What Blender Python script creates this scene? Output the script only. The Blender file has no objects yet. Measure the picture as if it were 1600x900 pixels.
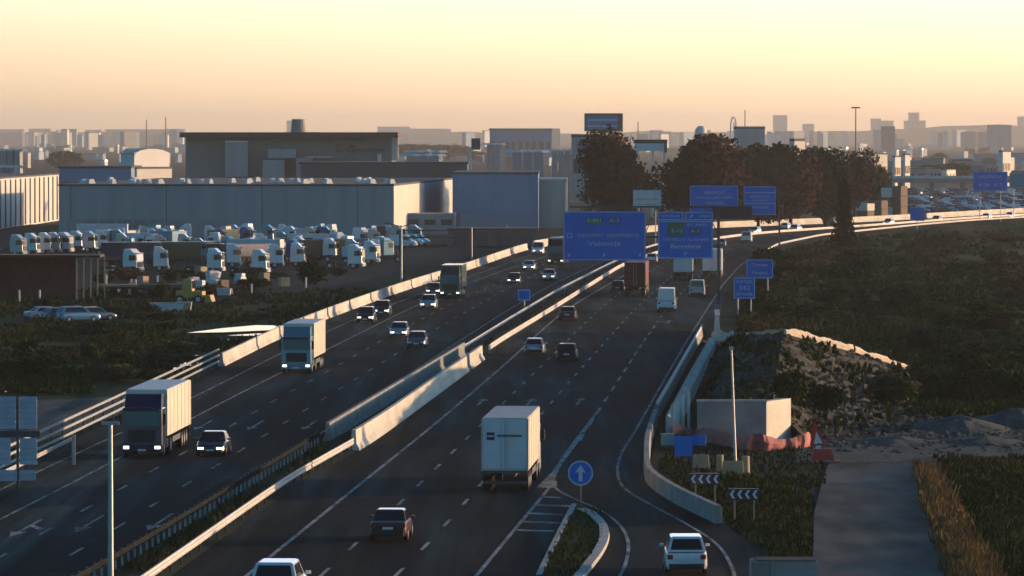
import bpy, math, random
from mathutils import Vector, Matrix, noise as mnoise
R = math.radians
random.seed(11)
SC = bpy.context.scene
COL = SC.collection

# ------------------------------------------------------------------ camera
FPX, HZ, CH = 8500.0, 215.0, 19.4
TILT = math.atan((450 - HZ) / FPX)
cam_d = bpy.data.cameras.new('camera')
cam = bpy.data.objects.new('camera', cam_d)
COL.objects.link(cam)
cam.location = (0, 0, CH)
cam.rotation_euler = (math.pi / 2 - TILT, 0, 0)
cam_d.sensor_width = 36
cam_d.lens = 36 * FPX / 1600
cam_d.clip_start = 1
cam_d.clip_end = 60000
SC.camera = cam

# ------------------------------------------------------------------ sky, sun, exposure
SUN_EL, SUN_AZ = 5.5, 66.0           # azimuth from +Y towards +X
SKY_WARM = (4.4, 4.4, 8.0, 1)
w = bpy.data.worlds.new('World')
SC.world = w
w.use_nodes = True
nt = w.node_tree
nt.nodes.clear()
wo = nt.nodes.new('ShaderNodeOutputWorld')
bg = nt.nodes.new('ShaderNodeBackground')
sky = nt.nodes.new('ShaderNodeTexSky')
sky.sky_type = 'NISHITA'
sky.sun_disc = False
sky.sun_elevation = R(SUN_EL)
sky.sun_rotation = R(SUN_AZ)
sky.altitude = 50
sky.air_density = 1.0
sky.dust_density = 1.0
sky.ozone_density = 1.6
# low evening sky: bright warm band low on the sun's side, blue and dim overhead and opposite the sun
tcw = nt.nodes.new('ShaderNodeTexCoord')
sep = nt.nodes.new('ShaderNodeSeparateXYZ'); nt.links.new(tcw.outputs['Generated'], sep.inputs[0])
def wmap(src, a, b, c=0.0, d=1.0, smooth=True):
    m_ = nt.nodes.new('ShaderNodeMapRange'); m_.interpolation_type = 'SMOOTHSTEP' if smooth else 'LINEAR'
    nt.links.new(src, m_.inputs['Value'])
    for k_, v_ in zip(('From Min', 'From Max', 'To Min', 'To Max'), (a, b, c, d)): m_.inputs[k_].default_value = v_
    return m_.outputs[0]
dot = nt.nodes.new('ShaderNodeVectorMath'); dot.operation = 'DOT_PRODUCT'
nt.links.new(tcw.outputs['Generated'], dot.inputs[0]); dot.inputs[1].default_value = (math.sin(R(SUN_AZ)), math.cos(R(SUN_AZ)), 0)
side = wmap(dot.outputs['Value'], -0.1, 0.42)
low = wmap(sep.outputs['Z'], 0.05, 0.22, 1.0, 0.0)
mul = nt.nodes.new('ShaderNodeMath'); mul.operation = 'MULTIPLY'; nt.links.new(side, mul.inputs[0]); nt.links.new(low, mul.inputs[1])
mix = nt.nodes.new('ShaderNodeMix'); mix.data_type = 'RGBA'; nt.links.new(mul.outputs[0], mix.inputs['Factor'])
zen = wmap(sep.outputs['Z'], 0.2, 0.85, 1.0, 0.42)
cool = nt.nodes.new('ShaderNodeVectorMath'); cool.operation = 'SCALE'; cool.inputs[0].default_value = (0.34, 1.16, 1.82)
nt.links.new(zen, cool.inputs['Scale']); nt.links.new(cool.outputs[0], mix.inputs['A']); mix.inputs['B'].default_value = SKY_WARM
vm = nt.nodes.new('ShaderNodeVectorMath'); vm.operation = 'MULTIPLY'
nt.links.new(sky.outputs[0], vm.inputs[0]); nt.links.new(mix.outputs['Result'], vm.inputs[1])
nt.links.new(vm.outputs[0], bg.inputs[0])
bg.inputs[1].default_value = 0.13
nt.links.new(bg.outputs[0], wo.inputs[0])

sl = bpy.data.lights.new('sun', 'SUN')
sl.energy = 4.2
sl.angle = R(0.6)
sl.color = (1.0, 0.63, 0.31)
so = bpy.data.objects.new('sun', sl)
COL.objects.link(so)
sdir = Vector((math.sin(R(SUN_AZ)) * math.cos(R(SUN_EL)), math.cos(R(SUN_AZ)) * math.cos(R(SUN_EL)), math.sin(R(SUN_EL))))
so.rotation_euler = sdir.to_track_quat('Z', 'Y').to_euler()
so.location = (200, 300, 80)

SC.view_settings.view_transform = 'Standard'
SC.view_settings.look = 'None'
SC.view_settings.exposure = 0.15
SC.view_settings.gamma = 1.0
SC.view_settings.use_curve_mapping = False
SC.render.engine = 'CYCLES'
SC.cycles.max_bounces = 5
SC.cycles.diffuse_bounces = 2
SC.cycles.glossy_bounces = 2
SC.cycles.transparent_max_bounces = 6
SC.cycles.volume_bounces = 0
SC.cycles.use_denoising = True

# ------------------------------------------------------------------ picture -> place
def ray(px, py):
    u = (px - 800) / FPX; v = (450 - py) / FPX
    return Vector((u, math.cos(TILT) + v * math.sin(TILT), -math.sin(TILT) + v * math.cos(TILT)))
def G(px, py, z=0.0):
    r = ray(px, py); t = (z - CH) / r.z
    return Vector((r.x * t, r.y * t, z))
def D(px, py, y):
    r = ray(px, py); t = y / r.y
    return Vector((r.x * t, y, CH + r.z * t))
def dirv(h): return Vector((math.sin(h), math.cos(h), 0))
def vp(x): return math.atan((x - 800) / FPX)

# ------------------------------------------------------------------ materials
def mat(name, c, rough=0.7, metal=0.0, var=0.0, scale=1.0, stretch=(1, 1, 1), c2=None, bump=0.0, bscale=None, emit=None, spec=None, coat=0.0, detail=6, coords='Object'):
    m = bpy.data.materials.new(name); m.use_nodes = True
    n = m.node_tree; b = n.nodes['Principled BSDF']
    b.inputs['Base Color'].default_value = (*c, 1)
    b.inputs['Roughness'].default_value = rough
    b.inputs['Metallic'].default_value = metal
    if spec is not None: b.inputs['Specular IOR Level'].default_value = spec
    if coat: b.inputs['Coat Weight'].default_value = coat; b.inputs['Coat Roughness'].default_value = 0.08
    tc = n.nodes.new('ShaderNodeTexCoord'); mp = n.nodes.new('ShaderNodeMapping')
    n.links.new(tc.outputs[coords], mp.inputs[0]); mp.inputs['Scale'].default_value = stretch
    if var or c2:
        nz = n.nodes.new('ShaderNodeTexNoise'); nz.inputs['Scale'].default_value = scale
        nz.inputs['Detail'].default_value = detail; nz.inputs['Roughness'].default_value = 0.6
        n.links.new(mp.outputs[0], nz.inputs['Vector'])
        rp = n.nodes.new('ShaderNodeValToRGB')
        lo = c if c2 else tuple(x * (1 - var) for x in c)
        hi = c2 if c2 else tuple(min(1, x * (1 + var)) for x in c)
        rp.color_ramp.elements[0].color = (*lo, 1); rp.color_ramp.elements[1].color = (*hi, 1)
        rp.color_ramp.elements[0].position = 0.34; rp.color_ramp.elements[1].position = 0.66
        n.links.new(nz.outputs[0], rp.inputs[0]); n.links.new(rp.outputs[0], b.inputs['Base Color'])
    if bump:
        nb = n.nodes.new('ShaderNodeTexNoise'); nb.inputs['Scale'].default_value = bscale or scale * 4
        nb.inputs['Detail'].default_value = 5
        n.links.new(mp.outputs[0], nb.inputs['Vector'])
        bp = n.nodes.new('ShaderNodeBump'); bp.inputs['Strength'].default_value = bump; bp.inputs['Distance'].default_value = 0.1
        n.links.new(nb.outputs[0], bp.inputs['Height']); n.links.new(bp.outputs[0], b.inputs['Normal'])
    if emit:
        b.inputs['Emission Color'].default_value = (*emit[0], 1); b.inputs['Emission Strength'].default_value = emit[1]
    return m

M = {}
def defm(k, *a, **kw): M[k] = mat(k, *a, **kw)
defm('asphalt', (0.018, 0.030, 0.030), 0.9, var=0.5, scale=1.0, stretch=(1.1, 0.014, 1), spec=0.04, detail=5)
def wear(m, amt=0.45):
    n = m.node_tree; b = n.nodes['Principled BSDF']; src = b.inputs['Base Color'].links[0].from_socket
    tc = n.nodes.new('ShaderNodeTexCoord'); tot = None
    for sc_, st, lo, hi in ((0.35, (1, 0.06, 1), .42, .62), (0.09, (0.5, 0.10, 1), .4, .6), (7.0, (1, 1, 1), .2, .8)):
        mp = n.nodes.new('ShaderNodeMapping'); mp.inputs['Scale'].default_value = st; n.links.new(tc.outputs['Object'], mp.inputs[0])
        nz = n.nodes.new('ShaderNodeTexNoise'); nz.inputs['Scale'].default_value = sc_; nz.inputs['Detail'].default_value = 4; n.links.new(mp.outputs[0], nz.inputs['Vector'])
        mr = n.nodes.new('ShaderNodeMapRange'); n.links.new(nz.outputs[0], mr.inputs['Value'])
        for k_, v_ in zip(('From Min', 'From Max', 'To Min', 'To Max'), (lo, hi, 1 - amt, 1 + amt)): mr.inputs[k_].default_value = v_
        if tot is None: tot = mr.outputs[0]
        else:
            q = n.nodes.new('ShaderNodeMath'); q.operation = 'MULTIPLY'; n.links.new(tot, q.inputs[0]); n.links.new(mr.outputs[0], q.inputs[1]); tot = q.outputs[0]
    vm_ = n.nodes.new('ShaderNodeVectorMath'); vm_.operation = 'SCALE'; n.links.new(src, vm_.inputs[0]); n.links.new(tot, vm_.inputs['Scale']); n.links.new(vm_.outputs[0], b.inputs['Base Color'])
wear(M['asphalt'], 0.6)

defm('asphalt_old', (0.13, 0.125, 0.11), 0.9, var=0.45, scale=0.5, stretch=(0.6, 0.12, 1), spec=0.04)
defm('asphalt_patch', (0.016, 0.019, 0.021), 0.92, var=0.3, scale=1.5, spec=0.04)
defm('yard_floor', (0.03, 0.038, 0.036), 0.9, var=0.4, scale=0.06, stretch=(1, 0.3, 1), spec=0.04)
defm('paint', (0.07, 0.08, 0.08), 0.8, c2=(0.50, 0.51, 0.50), scale=1.1, stretch=(1, 0.3, 1), spec=0.1)
defm('soil', (0.034, 0.028, 0.018), 1.0, c2=(0.025, 0.036, 0.015), scale=0.6, bump=0.6, bscale=3, spec=0.1)
defm('grass', (0.018, 0.045, 0.012), 1.0, c2=(0.045, 0.062, 0.02), scale=0.07, stretch=(1, 0.35, 1), bump=0.5, bscale=1.2, spec=0.05)
defm('field', (0.016, 0.040, 0.011), 1.0, c2=(0.058, 0.052, 0.02), scale=0.045, stretch=(1, 0.3, 1), bump=0.6, bscale=0.8, spec=0.05)
defm('far_ground', (0.05, 0.05, 0.045), 1.0, c2=(0.10, 0.09, 0.08), scale=0.01, stretch=(1, 0.15, 1), spec=0.05)
defm('gravel', (0.055, 0.062, 0.06), 1.0, c2=(0.12, 0.125, 0.115), scale=0.5, stretch=(1, 0.35, 1), bump=0.8, bscale=2.5, spec=0.1)
defm('hill', (0.06, 0.07, 0.06), 1.0, spec=0.0)
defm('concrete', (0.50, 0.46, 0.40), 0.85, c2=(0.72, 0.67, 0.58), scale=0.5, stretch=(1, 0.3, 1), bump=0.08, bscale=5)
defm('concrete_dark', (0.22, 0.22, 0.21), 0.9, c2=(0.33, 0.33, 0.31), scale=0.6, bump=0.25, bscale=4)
defm('kerb', (0.42, 0.42, 0.4), 0.85, var=0.25, scale=1.5)
defm('steel', (0.5, 0.48, 0.45), 0.6, 0.35, var=0.15, scale=2)
defm('steel_dark', (0.07, 0.08, 0.08), 0.6, 0.3, var=0.2, scale=2)
defm('rail_shade', (0.03, 0.033, 0.033), 1.0, spec=0.0, var=0.3, scale=1)  # steel rail; its shade is put into the dark colour
defm('steel_post', (0.40, 0.40, 0.40), 0.5, 0.5, var=0.15, scale=1)
defm('glass', (0.012, 0.016, 0.02), 0.08, 0.0, spec=0.8)
defm('rubber', (0.012, 0.012, 0.012), 0.85)
defm('rim', (0.45, 0.45, 0.46), 0.35, 0.8)
defm('plastic', (0.02, 0.02, 0.022), 0.6)
defm('headlamp', (0.8, 0.85, 0.9), 0.2, emit=((1.0, 0.93, 0.8), 2.2))
defm('lamp_off', (0.6, 0.62, 0.65), 0.15)
defm('tail', (0.16, 0.008, 0.008), 0.3)
defm('plate', (0.7, 0.7, 0.68), 0.5)
for k, c in dict(white=(0.72, 0.73, 0.74), silver=(0.42, 0.44, 0.47), black=(0.012, 0.013, 0.016), maroon=(0.10, 0.012, 0.014), navy=(0.012, 0.022, 0.07), grey=(0.12, 0.13, 0.15), teal=(0.10, 0.26, 0.34), blue=(0.03, 0.08, 0.25), cream=(0.6, 0.52, 0.38), green=(0.02, 0.06, 0.04)).items():
    defm('paint_' + k, c, 0.28, 0.0 if k in ('white', 'cream', 'maroon') else 0.25, coat=0.7, var=0.06, scale=3)
defm('tarp_grey', (0.46, 0.47, 0.47), 0.55, var=0.12, scale=0.8)
defm('tarp_cream', (0.64, 0.58, 0.46), 0.55, var=0.08, scale=0.8)
defm('box_white', (0.62, 0.64, 0.66), 0.45, var=0.07, scale=0.9)
defm('box_red', (0.16, 0.014, 0.012), 0.5, var=0.15, scale=0.9)
defm('sign_blue', (0.001, 0.17, 0.62), 0.55, spec=0.15, var=0.08, scale=0.8)
defm('sign_white', (0.6, 0.62, 0.65), 0.5)
defm('sign_text', (0.42, 0.54, 0.68), 0.5)
defm('sign_green', (0.012, 0.16, 0.09), 0.5)
defm('sign_black', (0.006, 0.010, 0.008), 0.45)
defm('sign_grey', (0.55, 0.6, 0.6), 0.6, var=0.1, scale=1)
defm('alu', (0.42, 0.46, 0.55), 0.5, 0.35, var=0.12, scale=1.5)
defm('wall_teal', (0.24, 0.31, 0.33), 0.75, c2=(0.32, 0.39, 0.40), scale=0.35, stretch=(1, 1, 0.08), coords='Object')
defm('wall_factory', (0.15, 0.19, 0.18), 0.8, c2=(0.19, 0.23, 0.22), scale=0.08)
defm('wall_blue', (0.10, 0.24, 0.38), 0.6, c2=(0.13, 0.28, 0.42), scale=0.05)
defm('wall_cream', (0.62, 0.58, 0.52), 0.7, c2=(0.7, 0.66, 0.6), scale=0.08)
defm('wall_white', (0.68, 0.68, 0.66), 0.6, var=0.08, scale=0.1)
defm('wall_grey', (0.26, 0.27, 0.28), 0.8, var=0.2, scale=0.08)
defm('wall_dark', (0.09, 0.095, 0.1), 0.8, var=0.2, scale=0.08)
defm('wall_brown', (0.18, 0.12, 0.08), 0.8, var=0.2, scale=0.08)
defm('roof_dark', (0.07, 0.075, 0.085), 0.8, var=0.25, scale=0.1)
defm('roof_pale', (0.42, 0.43, 0.43), 0.6, var=0.2, scale=0.1)
defm('fascia', (0.075, 0.04, 0.025), 0.7, var=0.2, scale=0.4)
defm('win', (0.03, 0.04, 0.05), 0.12, spec=0.9)
defm('timber', (0.10, 0.045, 0.03), 0.85, var=0.3, scale=1.5)
defm('post_tan', (0.42, 0.28, 0.18), 0.7)
defm('bark', (0.035, 0.026, 0.02), 0.95)
defm('leaf_brown', (0.042, 0.022, 0.015), 0.95, c2=(0.075, 0.036, 0.022), scale=0.25, spec=0.1)
defm('leaf_dark', (0.016, 0.034, 0.012), 0.95, c2=(0.036, 0.055, 0.02), scale=0.3, spec=0.1)
defm('leaf_olive', (0.045, 0.05, 0.02), 0.95, c2=(0.07, 0.065, 0.03), scale=0.3, spec=0.1)
defm('scrub', (0.015, 0.045, 0.012), 1.0, c2=(0.065, 0.060, 0.02), scale=0.04, stretch=(1, 0.4, 1), spec=0.05)
defm('straw', (0.14, 0.085, 0.035), 1.0, c2=(0.24, 0.15, 0.06), scale=0.7, spec=0.05)
defm('stone', (0.04, 0.042, 0.034), 0.95, c2=(0.115, 0.105, 0.082), scale=0.5, bump=0.6, bscale=3, spec=0.1)
defm('netting', (0.55, 0.43, 0.34), 0.8, c2=(0.7, 0.6, 0.48), scale=0.6)
defm('mesh_red', (0.42, 0.08, 0.06), 0.8, c2=(0.5, 0.22, 0.18), scale=0.8)
defm('red', (0.5, 0.03, 0.025), 0.5)
defm('water', (0.02, 0.03, 0.035), 0.03, spec=1.0)
defm('beige', (0.36, 0.29, 0.17), 0.7, var=0.15, scale=1)
defm('yellow', (0.5, 0.30, 0.06), 0.5, var=0.1, scale=1)
defm('glint', (0.85, 0.82, 0.75), 0.25, 0.6)
defm('sheet', (0.55, 0.6, 0.62), 0.5, var=0.1, scale=1)

# ------------------------------------------------------------------ mesh helpers
class MB:
    def __init__(s): s.v = []; s.f = []
    def poly(s, pts):
        n = len(s.v); s.v += [tuple(p) for p in pts]; s.f.append(tuple(range(n, n + len(pts)))); return s
    def box(s, c, d, rz=0.0, top=(1, 1), sh=(0, 0)):
        cx, cy, cz = c; hx, hy, hz = d[0] / 2, d[1] / 2, d[2] / 2
        n = len(s.v); ca, sa = math.cos(rz), math.sin(rz)
        for z, kx, ky, ox, oy in ((-hz, 1, 1, 0, 0), (hz, top[0], top[1], sh[0], sh[1])):
            for x, y in ((-hx, -hy), (hx, -hy), (hx, hy), (-hx, hy)):
                X, Y = x * kx + ox, y * ky + oy
                s.v.append((cx + X * ca - Y * sa, cy + X * sa + Y * ca, cz + z))
        s.f += [(n + 3, n + 2, n + 1, n), (n + 4, n + 5, n + 6, n + 7)]
        for i in range(4):
            j = (i + 1) % 4
            s.f.append((n + i, n + j, n + 4 + j, n + 4 + i))
        return s
    def tube(s, a, b, r0, r1=None, k=8):
        a = Vector(a); b = Vector(b); r1 = r0 if r1 is None else r1
        d = (b - a).normalized(); u = d.orthogonal().normalized(); w_ = d.cross(u)
        n = len(s.v)
        for p, r in ((a, r0), (b, r1)):
            for i in range(k):
                t = 2 * math.pi * i / k
                s.v.append(tuple(p + (u * math.cos(t) + w_ * math.sin(t)) * r))
        for i in range(k):
            j = (i + 1) % k
            s.f.append((n + i, n + j, n + k + j, n + k + i))
        s.f += [tuple(n + k - 1 - i for i in range(k)), tuple(n + k + i for i in range(k))]
        return s
    def sweep(s, path, prof, closed=True, lift=None):
        """profile (offset to the right of travel, z) swept along a path"""
        n = len(s.v); k = len(prof)
        for i, p in enumerate(path):
            a = path[max(0, i - 1)]; b = path[min(len(path) - 1, i + 1)]
            t = (b - a); t.z = 0; t.normalize(); rt = Vector((t.y, -t.x, 0))
            for o, z in prof: s.v.append(tuple(p + rt * o + Vector((0, 0, z))))
        kk = k if closed else k - 1
        for i in range(len(path) - 1):
            for j in range(kk):
                a = n + i * k + j; b = n + i * k + (j + 1) % k
                s.f.append((a, b, b + k, a + k))
        if closed:
            s.f.append(tuple(n + j for j in range(k))[::-1]); e = n + (len(path) - 1) * k
            s.f.append(tuple(e + j for j in range(k)))
        return s
    def loft(s, rings):
        n = len(s.v); k = len(rings[0])
        for r in rings: s.v += [tuple(p) for p in r]
        for i in range(len(rings) - 1):
            for j in range(k):
                a = n + i * k + j; b = n + i * k + (j + 1) % k
                s.f.append((a, b, b + k, a + k))
        s.f.append(tuple(n + j for j in range(k))[::-1]); e = n + (len(rings) - 1) * k
        s.f.append(tuple(e + j for j in range(k)))
        return s
    def mesh(s, name):
        m = bpy.data.meshes.new(name); m.from_pydata(s.v, [], s.f); m.validate(); m.update(); return m

def obj(name, mb, m, parent=None, smooth=False, bevel=0.0):
    me = mb.mesh(name) if isinstance(mb, MB) else mb
    if not me.materials: me.materials.append(M[m] if isinstance(m, str) else m)
    if smooth:
        for p in me.polygons: p.use_smooth = True
    o = bpy.data.objects.new(name, me); COL.objects.link(o)
    if parent: o.parent = parent
    if bevel:
        b = o.modifiers.new('bevel', 'BEVEL'); b.width = bevel; b.segments = 2; b.limit_method = 'ANGLE'; b.angle_limit = R(35)
    return o
def tag(o, label, cat, group=None, kind=None):
    if label: o['label'] = label
    if cat: o['category'] = cat
    if group: o['group'] = group
    if kind: o['kind'] = kind
    return o
def thing(name, label, cat, loc=(0, 0, 0), rz=0.0, group=None):
    o = bpy.data.objects.new(name, None); COL.objects.link(o); o.empty_display_size = 0.5
    o.location = loc; o.rotation_euler = (0, 0, rz)
    return tag(o, label, cat, group)
def struct(name, mb, m, **k):
    o = obj(name, mb, m, **k); o['kind'] = 'structure'; return o
def copy_tree(o, parent=None):
    c = o.copy(); COL.objects.link(c); c.parent = parent
    for ch in o.children: copy_tree(ch, c)
    return c
def text_mesh(s, size, align='CENTER'):
    cu = bpy.data.curves.new('writing', 'FONT'); cu.body = s; cu.size = size; cu.align_x = align; cu.align_y = 'CENTER'
    cu.extrude = 0.01; cu.resolution_u = 3; cu.offset = size * 0.012
    o = bpy.data.objects.new('writing', cu); COL.objects.link(o)
    dg = bpy.context.evaluated_depsgraph_get(); dg.update()
    me = bpy.data.meshes.new_from_object(o.evaluated_get(dg)); bpy.data.objects.remove(o)
    me.transform(Matrix.Rotation(math.pi / 2, 4, 'X'))   # upright, read from -Y
    return me

# ------------------------------------------------------------------ curves on the ground
def curve(px, step=6.0, smooth=4, z=0.0):
    p = [G(a, b) for a, b in px]; p.sort(key=lambda q: q.y)
    n = max(2, int((p[-1].y - p[0].y) / step)); out = []
    for i in range(n + 1):
        y = p[0].y + (p[-1].y - p[0].y) * i / n
        for a, b in zip(p, p[1:]):
            if y <= b.y + 1e-6: break
        t = (y - a.y) / max(1e-6, b.y - a.y); out.append(Vector((a.x + (b.x - a.x) * t, y, z)))
    for _ in range(smooth):
        xs = [q.x for q in out]
        for i in range(1, len(out) - 1): out[i].x = (xs[i - 1] + 2 * xs[i] + xs[i + 1]) / 4
    return out
def xat(c, y):
    if y <= c[0].y: a, b = c[0], c[1]
    elif y >= c[-1].y: a, b = c[-2], c[-1]
    else:
        for a, b in zip(c, c[1:]):
            if y <= b.y: break
    return a.x + (b.x - a.x) * (y - a.y) / (b.y - a.y)
def between(c, y0, y1, step=6.0, off=0.0, z=0.0):
    n = max(1, int(round((y1 - y0) / step)))
    return [Vector((xat(c, y0 + (y1 - y0) * i / n) + off, y0 + (y1 - y0) * i / n, z)) for i in range(n + 1)]
def sheet(cl, cr, y0, y1, z, step=8.0):
    mb = MB(); a = between(cl, y0, y1, step, z=z); b = between(cr, y0, y1, step, z=z)
    for i in range(len(a) - 1): mb.poly([a[i], b[i], b[i + 1], a[i + 1]])
    return mb
def paint(c, wd, y0=None, y1=None, dash=None, z=0.02):
    y0 = c[0].y if y0 is None else y0; y1 = c[-1].y if y1 is None else y1
    mb = MB(); segs = []
    if dash:
        on, per, ph = dash; k = math.ceil((y0 - ph) / per)
        while ph + k * per < y1:
            m_ = ph + k * per; segs.append((m_ - on / 2, m_ + on / 2)); k += 1
    else: segs = [(y0, y1)]
    for a, b in segs:
        pth = between(c, a, b, 6.0 if not dash else 9.0, z=z)
        for p, q in zip(pth, pth[1:]):
            t = (q - p).normalized(); r = Vector((t.y, -t.x, 0)) * wd / 2
            mb.poly([p - r, p + r, q + r, q - r])
    return mb

# road edges, as seen, laid on the ground
C_leftbar = curve([(-330, 905), (-60, 775), (60, 715), (200, 645), (350, 570), (430, 530), (510, 497), (620, 457), (720, 425), (820, 390), (920, 373), (1018, 361.5), (1115, 356), (1190, 353), (1280, 350), (1340, 347.5), (1420, 343), (1517, 337), (1700, 327)], 8, 10)
C_medL = curve([(60, 960), (175, 897), (350, 787), (490, 700), (515, 684), (725, 553), (800, 505), (870, 462), (950, 420), (1015, 390), (1090, 373), (1160, 366), (1220, 362.5), (1340, 355.5), (1440, 348), (1520, 342), (1700, 332)], 8, 8)
C_medR = curve([(170, 970), (260, 905), (400, 804), (470, 752), (560, 706), (750, 566), (770, 550), (850, 500), (970, 422), (1040, 396), (1110, 379), (1180, 369.5), (1240, 365), (1350, 357.5), (1445, 350), (1525, 344), (1700, 334)], 8, 8)
C_right = curve([(1008, 742), (1014, 690), (1034, 645), (1070, 580), (1100, 528), (1120, 490), (1142, 450), (1168, 415), (1215, 386), (1285, 371), (1350, 364), (1440, 354.5), (1520, 347.5), (1700, 337)], 8, 3)
C_L0 = curve([(-80, 805), (82, 726), (160, 691), (300, 622), (400, 572), (437, 553), (540, 505), (640, 465), (735, 432), (835, 396), (930, 378), (1030, 366), (1120, 360)], 8, 6)
C_L1 = curve([(-160, 893), (0, 812), (150, 736), (307, 650), (400, 602), (520, 542), (620, 492), (700, 455), (780, 425), (860, 398), (950, 380), (1050, 368), (1130, 362)], 8, 6)
C_La = curve([(-60, 905), (85, 822), (145, 791), (194, 760), (240, 735), (402, 642), (430, 625), (477, 600), (600, 530), (700, 477), (790, 437), (870, 405), (960, 384), (1060, 370), (1140, 364)], 8, 6)
C_Lb = curve([(0, 934), (70, 892), (132, 854), (195, 819), (245, 785), (291, 757), (337, 729), (411, 682), (477, 641), (532, 607), (581, 577), (622, 551), (700, 503), (780, 458), (850, 422), (930, 395), (1020, 377), (1100, 368), (1160, 363.5)], 8, 4)
C_Lc = curve([(90, 925), (300, 795), (475, 695), (707, 540), (790, 487), (860, 446), (935, 411), (1010, 387), (1090, 371), (1160, 365)], 8, 4)
C_R0 = curve([(330, 945), (420, 872), (540, 775), (665, 675), (740, 612), (800, 560), (840, 522), (870, 496), (900, 474), (955, 442), (1010, 411), (1060, 393), (1130, 377), (1200, 368.5), (1300, 362)], 8, 4)
C_D1 = curve([(495, 906), (550, 855), (626, 786), (682, 731), (730, 685), (840, 578), (898, 521), (936, 484), (1000, 432), (1060, 399), (1130, 381), (1210, 370)], 8, 3)
C_D2 = curve([(610, 908), (664, 855), (696, 821), (725, 787), (900, 585), (948, 532), (991, 484), (1045, 435), (1090, 404), (1150, 384), (1225, 371.5)], 8, 3)
C_D3 = curve([(702, 950), (745, 900), (800, 832), (860, 762), (905, 690), (930, 650), (1005, 535), (1045, 478), (1085, 438), (1120, 408), (1175, 386), (1240, 373)], 8, 3)
C_RE = curve([(992, 675), (1040, 590), (1075, 530), (1108, 478), (1128, 447), (1155, 416), (1200, 389), (1260, 375)], 8, 2)

# ------------------------------------------------------------------ the ground
g = MB(); g.poly([(-9000, -200, -0.25), (9000, -200, -0.25), (9000, 20000, -0.25), (-9000, 20000, -0.25)])
struct('ground', g, 'far_ground')

def hgrid(x0, x1, y0, y1, nx, ny, fz):
    mb = MB()
    for j in range(ny + 1):
        for i in range(nx + 1):
            x = x0 + (x1 - x0) * i / nx; y = y0 + (y1 - y0) * j / ny
            mb.v.append((x, y, fz(x, y)))
    for j in range(ny):
        for i in range(nx):
            a = j * (nx + 1) + i; mb.f.append((a, a + 1, a + nx + 2, a + nx + 1))
    return mb
def nz2(x, y, s, seed=0): return mnoise.noise(Vector((x * s, y * s, seed)))

# left verge and lorry park floor
def z_left(x, y): return -0.12 + 0.05 * nz2(x, y, 0.3)
struct('verge', hgrid(-130, -2, 200, 800, 60, 80, z_left), 'grass')
yl = [G(x, y, 0) for x, y in ((-200, 470), (120, 468), (330, 470), (520, 452), (640, 425), (800, 386), (880, 372), (880, 350), (-200, 350))]
yf = MB(); yf.poly([(p.x, p.y, -0.06) for p in yl]); struct('lorry_park_floor', yf, 'yard_floor')
sr = MB(); a = [G(x, y) for x, y in ((-60, 628), (120, 622), (300, 612), (330, 600))]; b = [G(x, y) for x, y in ((-60, 720), (60, 690), (210, 640), (330, 602))]
for i in range(3): sr.poly([(a[i].x, a[i].y, -0.03), (b[i].x, b[i].y, -0.03), (b[i + 1].x, b[i + 1].y, -0.03), (a[i + 1].x, a[i + 1].y, -0.03)])
struct('side_road', sr, 'asphalt_old')

# right field beyond the embankment
def z_field(x, y):
    k = min(1, max(0, (y - 510) / 120)); e = xat(C_right, y) + 2.5
    m_ = min(1, max(0, (x - e) / 6))
    return -0.2 + k * m_ * (1.3 * nz2(x, y * 0.4, 0.05, 3) + 0.45 * nz2(x, y, 0.22, 5) + 0.35)
struct('field', hgrid(10, 175, 300, 1330, 130, 260, z_field), 'field')

# motorway asphalt
CW = 240.0
m_l = sheet(C_leftbar, C_medL, 215, 1480, 0.0); struct('motorway_oncoming', m_l, 'asphalt')
rd = MB()
near_r = curve([(1330, 1010), (1150, 905), (1115, 812), (1030, 768), (1008, 742)], 4, 0)
a = between(C_medR, 215, 321, 6); 
for i in range(len(a) - 1):
    y0, y1 = a[i].y, a[i + 1].y
    x0 = xat(near_r, y0) if y0 < 310.5 else xat(C_right, y0); x1 = xat(near_r, y1) if y1 < 310.5 else xat(C_right, y1)
    rd.poly([(a[i].x, y0, 0), (x0 + 2.2, y0, 0), (x1 + 2.2 * (y1 < 300), y1, 0), (a[i + 1].x, y1, 0)])
a = between(C_medR, 321, 1480, 8); b = between(C_right, 321, 1480, 8)
for i in range(len(a) - 1): rd.poly([a[i], b[i], b[i + 1], a[i + 1]])
struct('motorway_departing', rd, 'asphalt')
md = MB(); a = between(C_medL, 215, 1480, 5); b = between(C_medR, 215, 1480, 5)
for i in range(len(a)):
    for t in (0, 0.3, 0.7, 1):
        p = a[i].lerp(b[i], t); md.v.append((p.x, p.y, 0.01 if t in (0, 1) else 0.12 + 0.08 * nz2(p.x, p.y, 0.5)))
for i in range(len(a) - 1):
    for j in range(3):
        k = i * 4 + j; md.f.append((k, k + 1, k + 5, k + 4))
struct('median_soil', md, 'soil')

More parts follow.
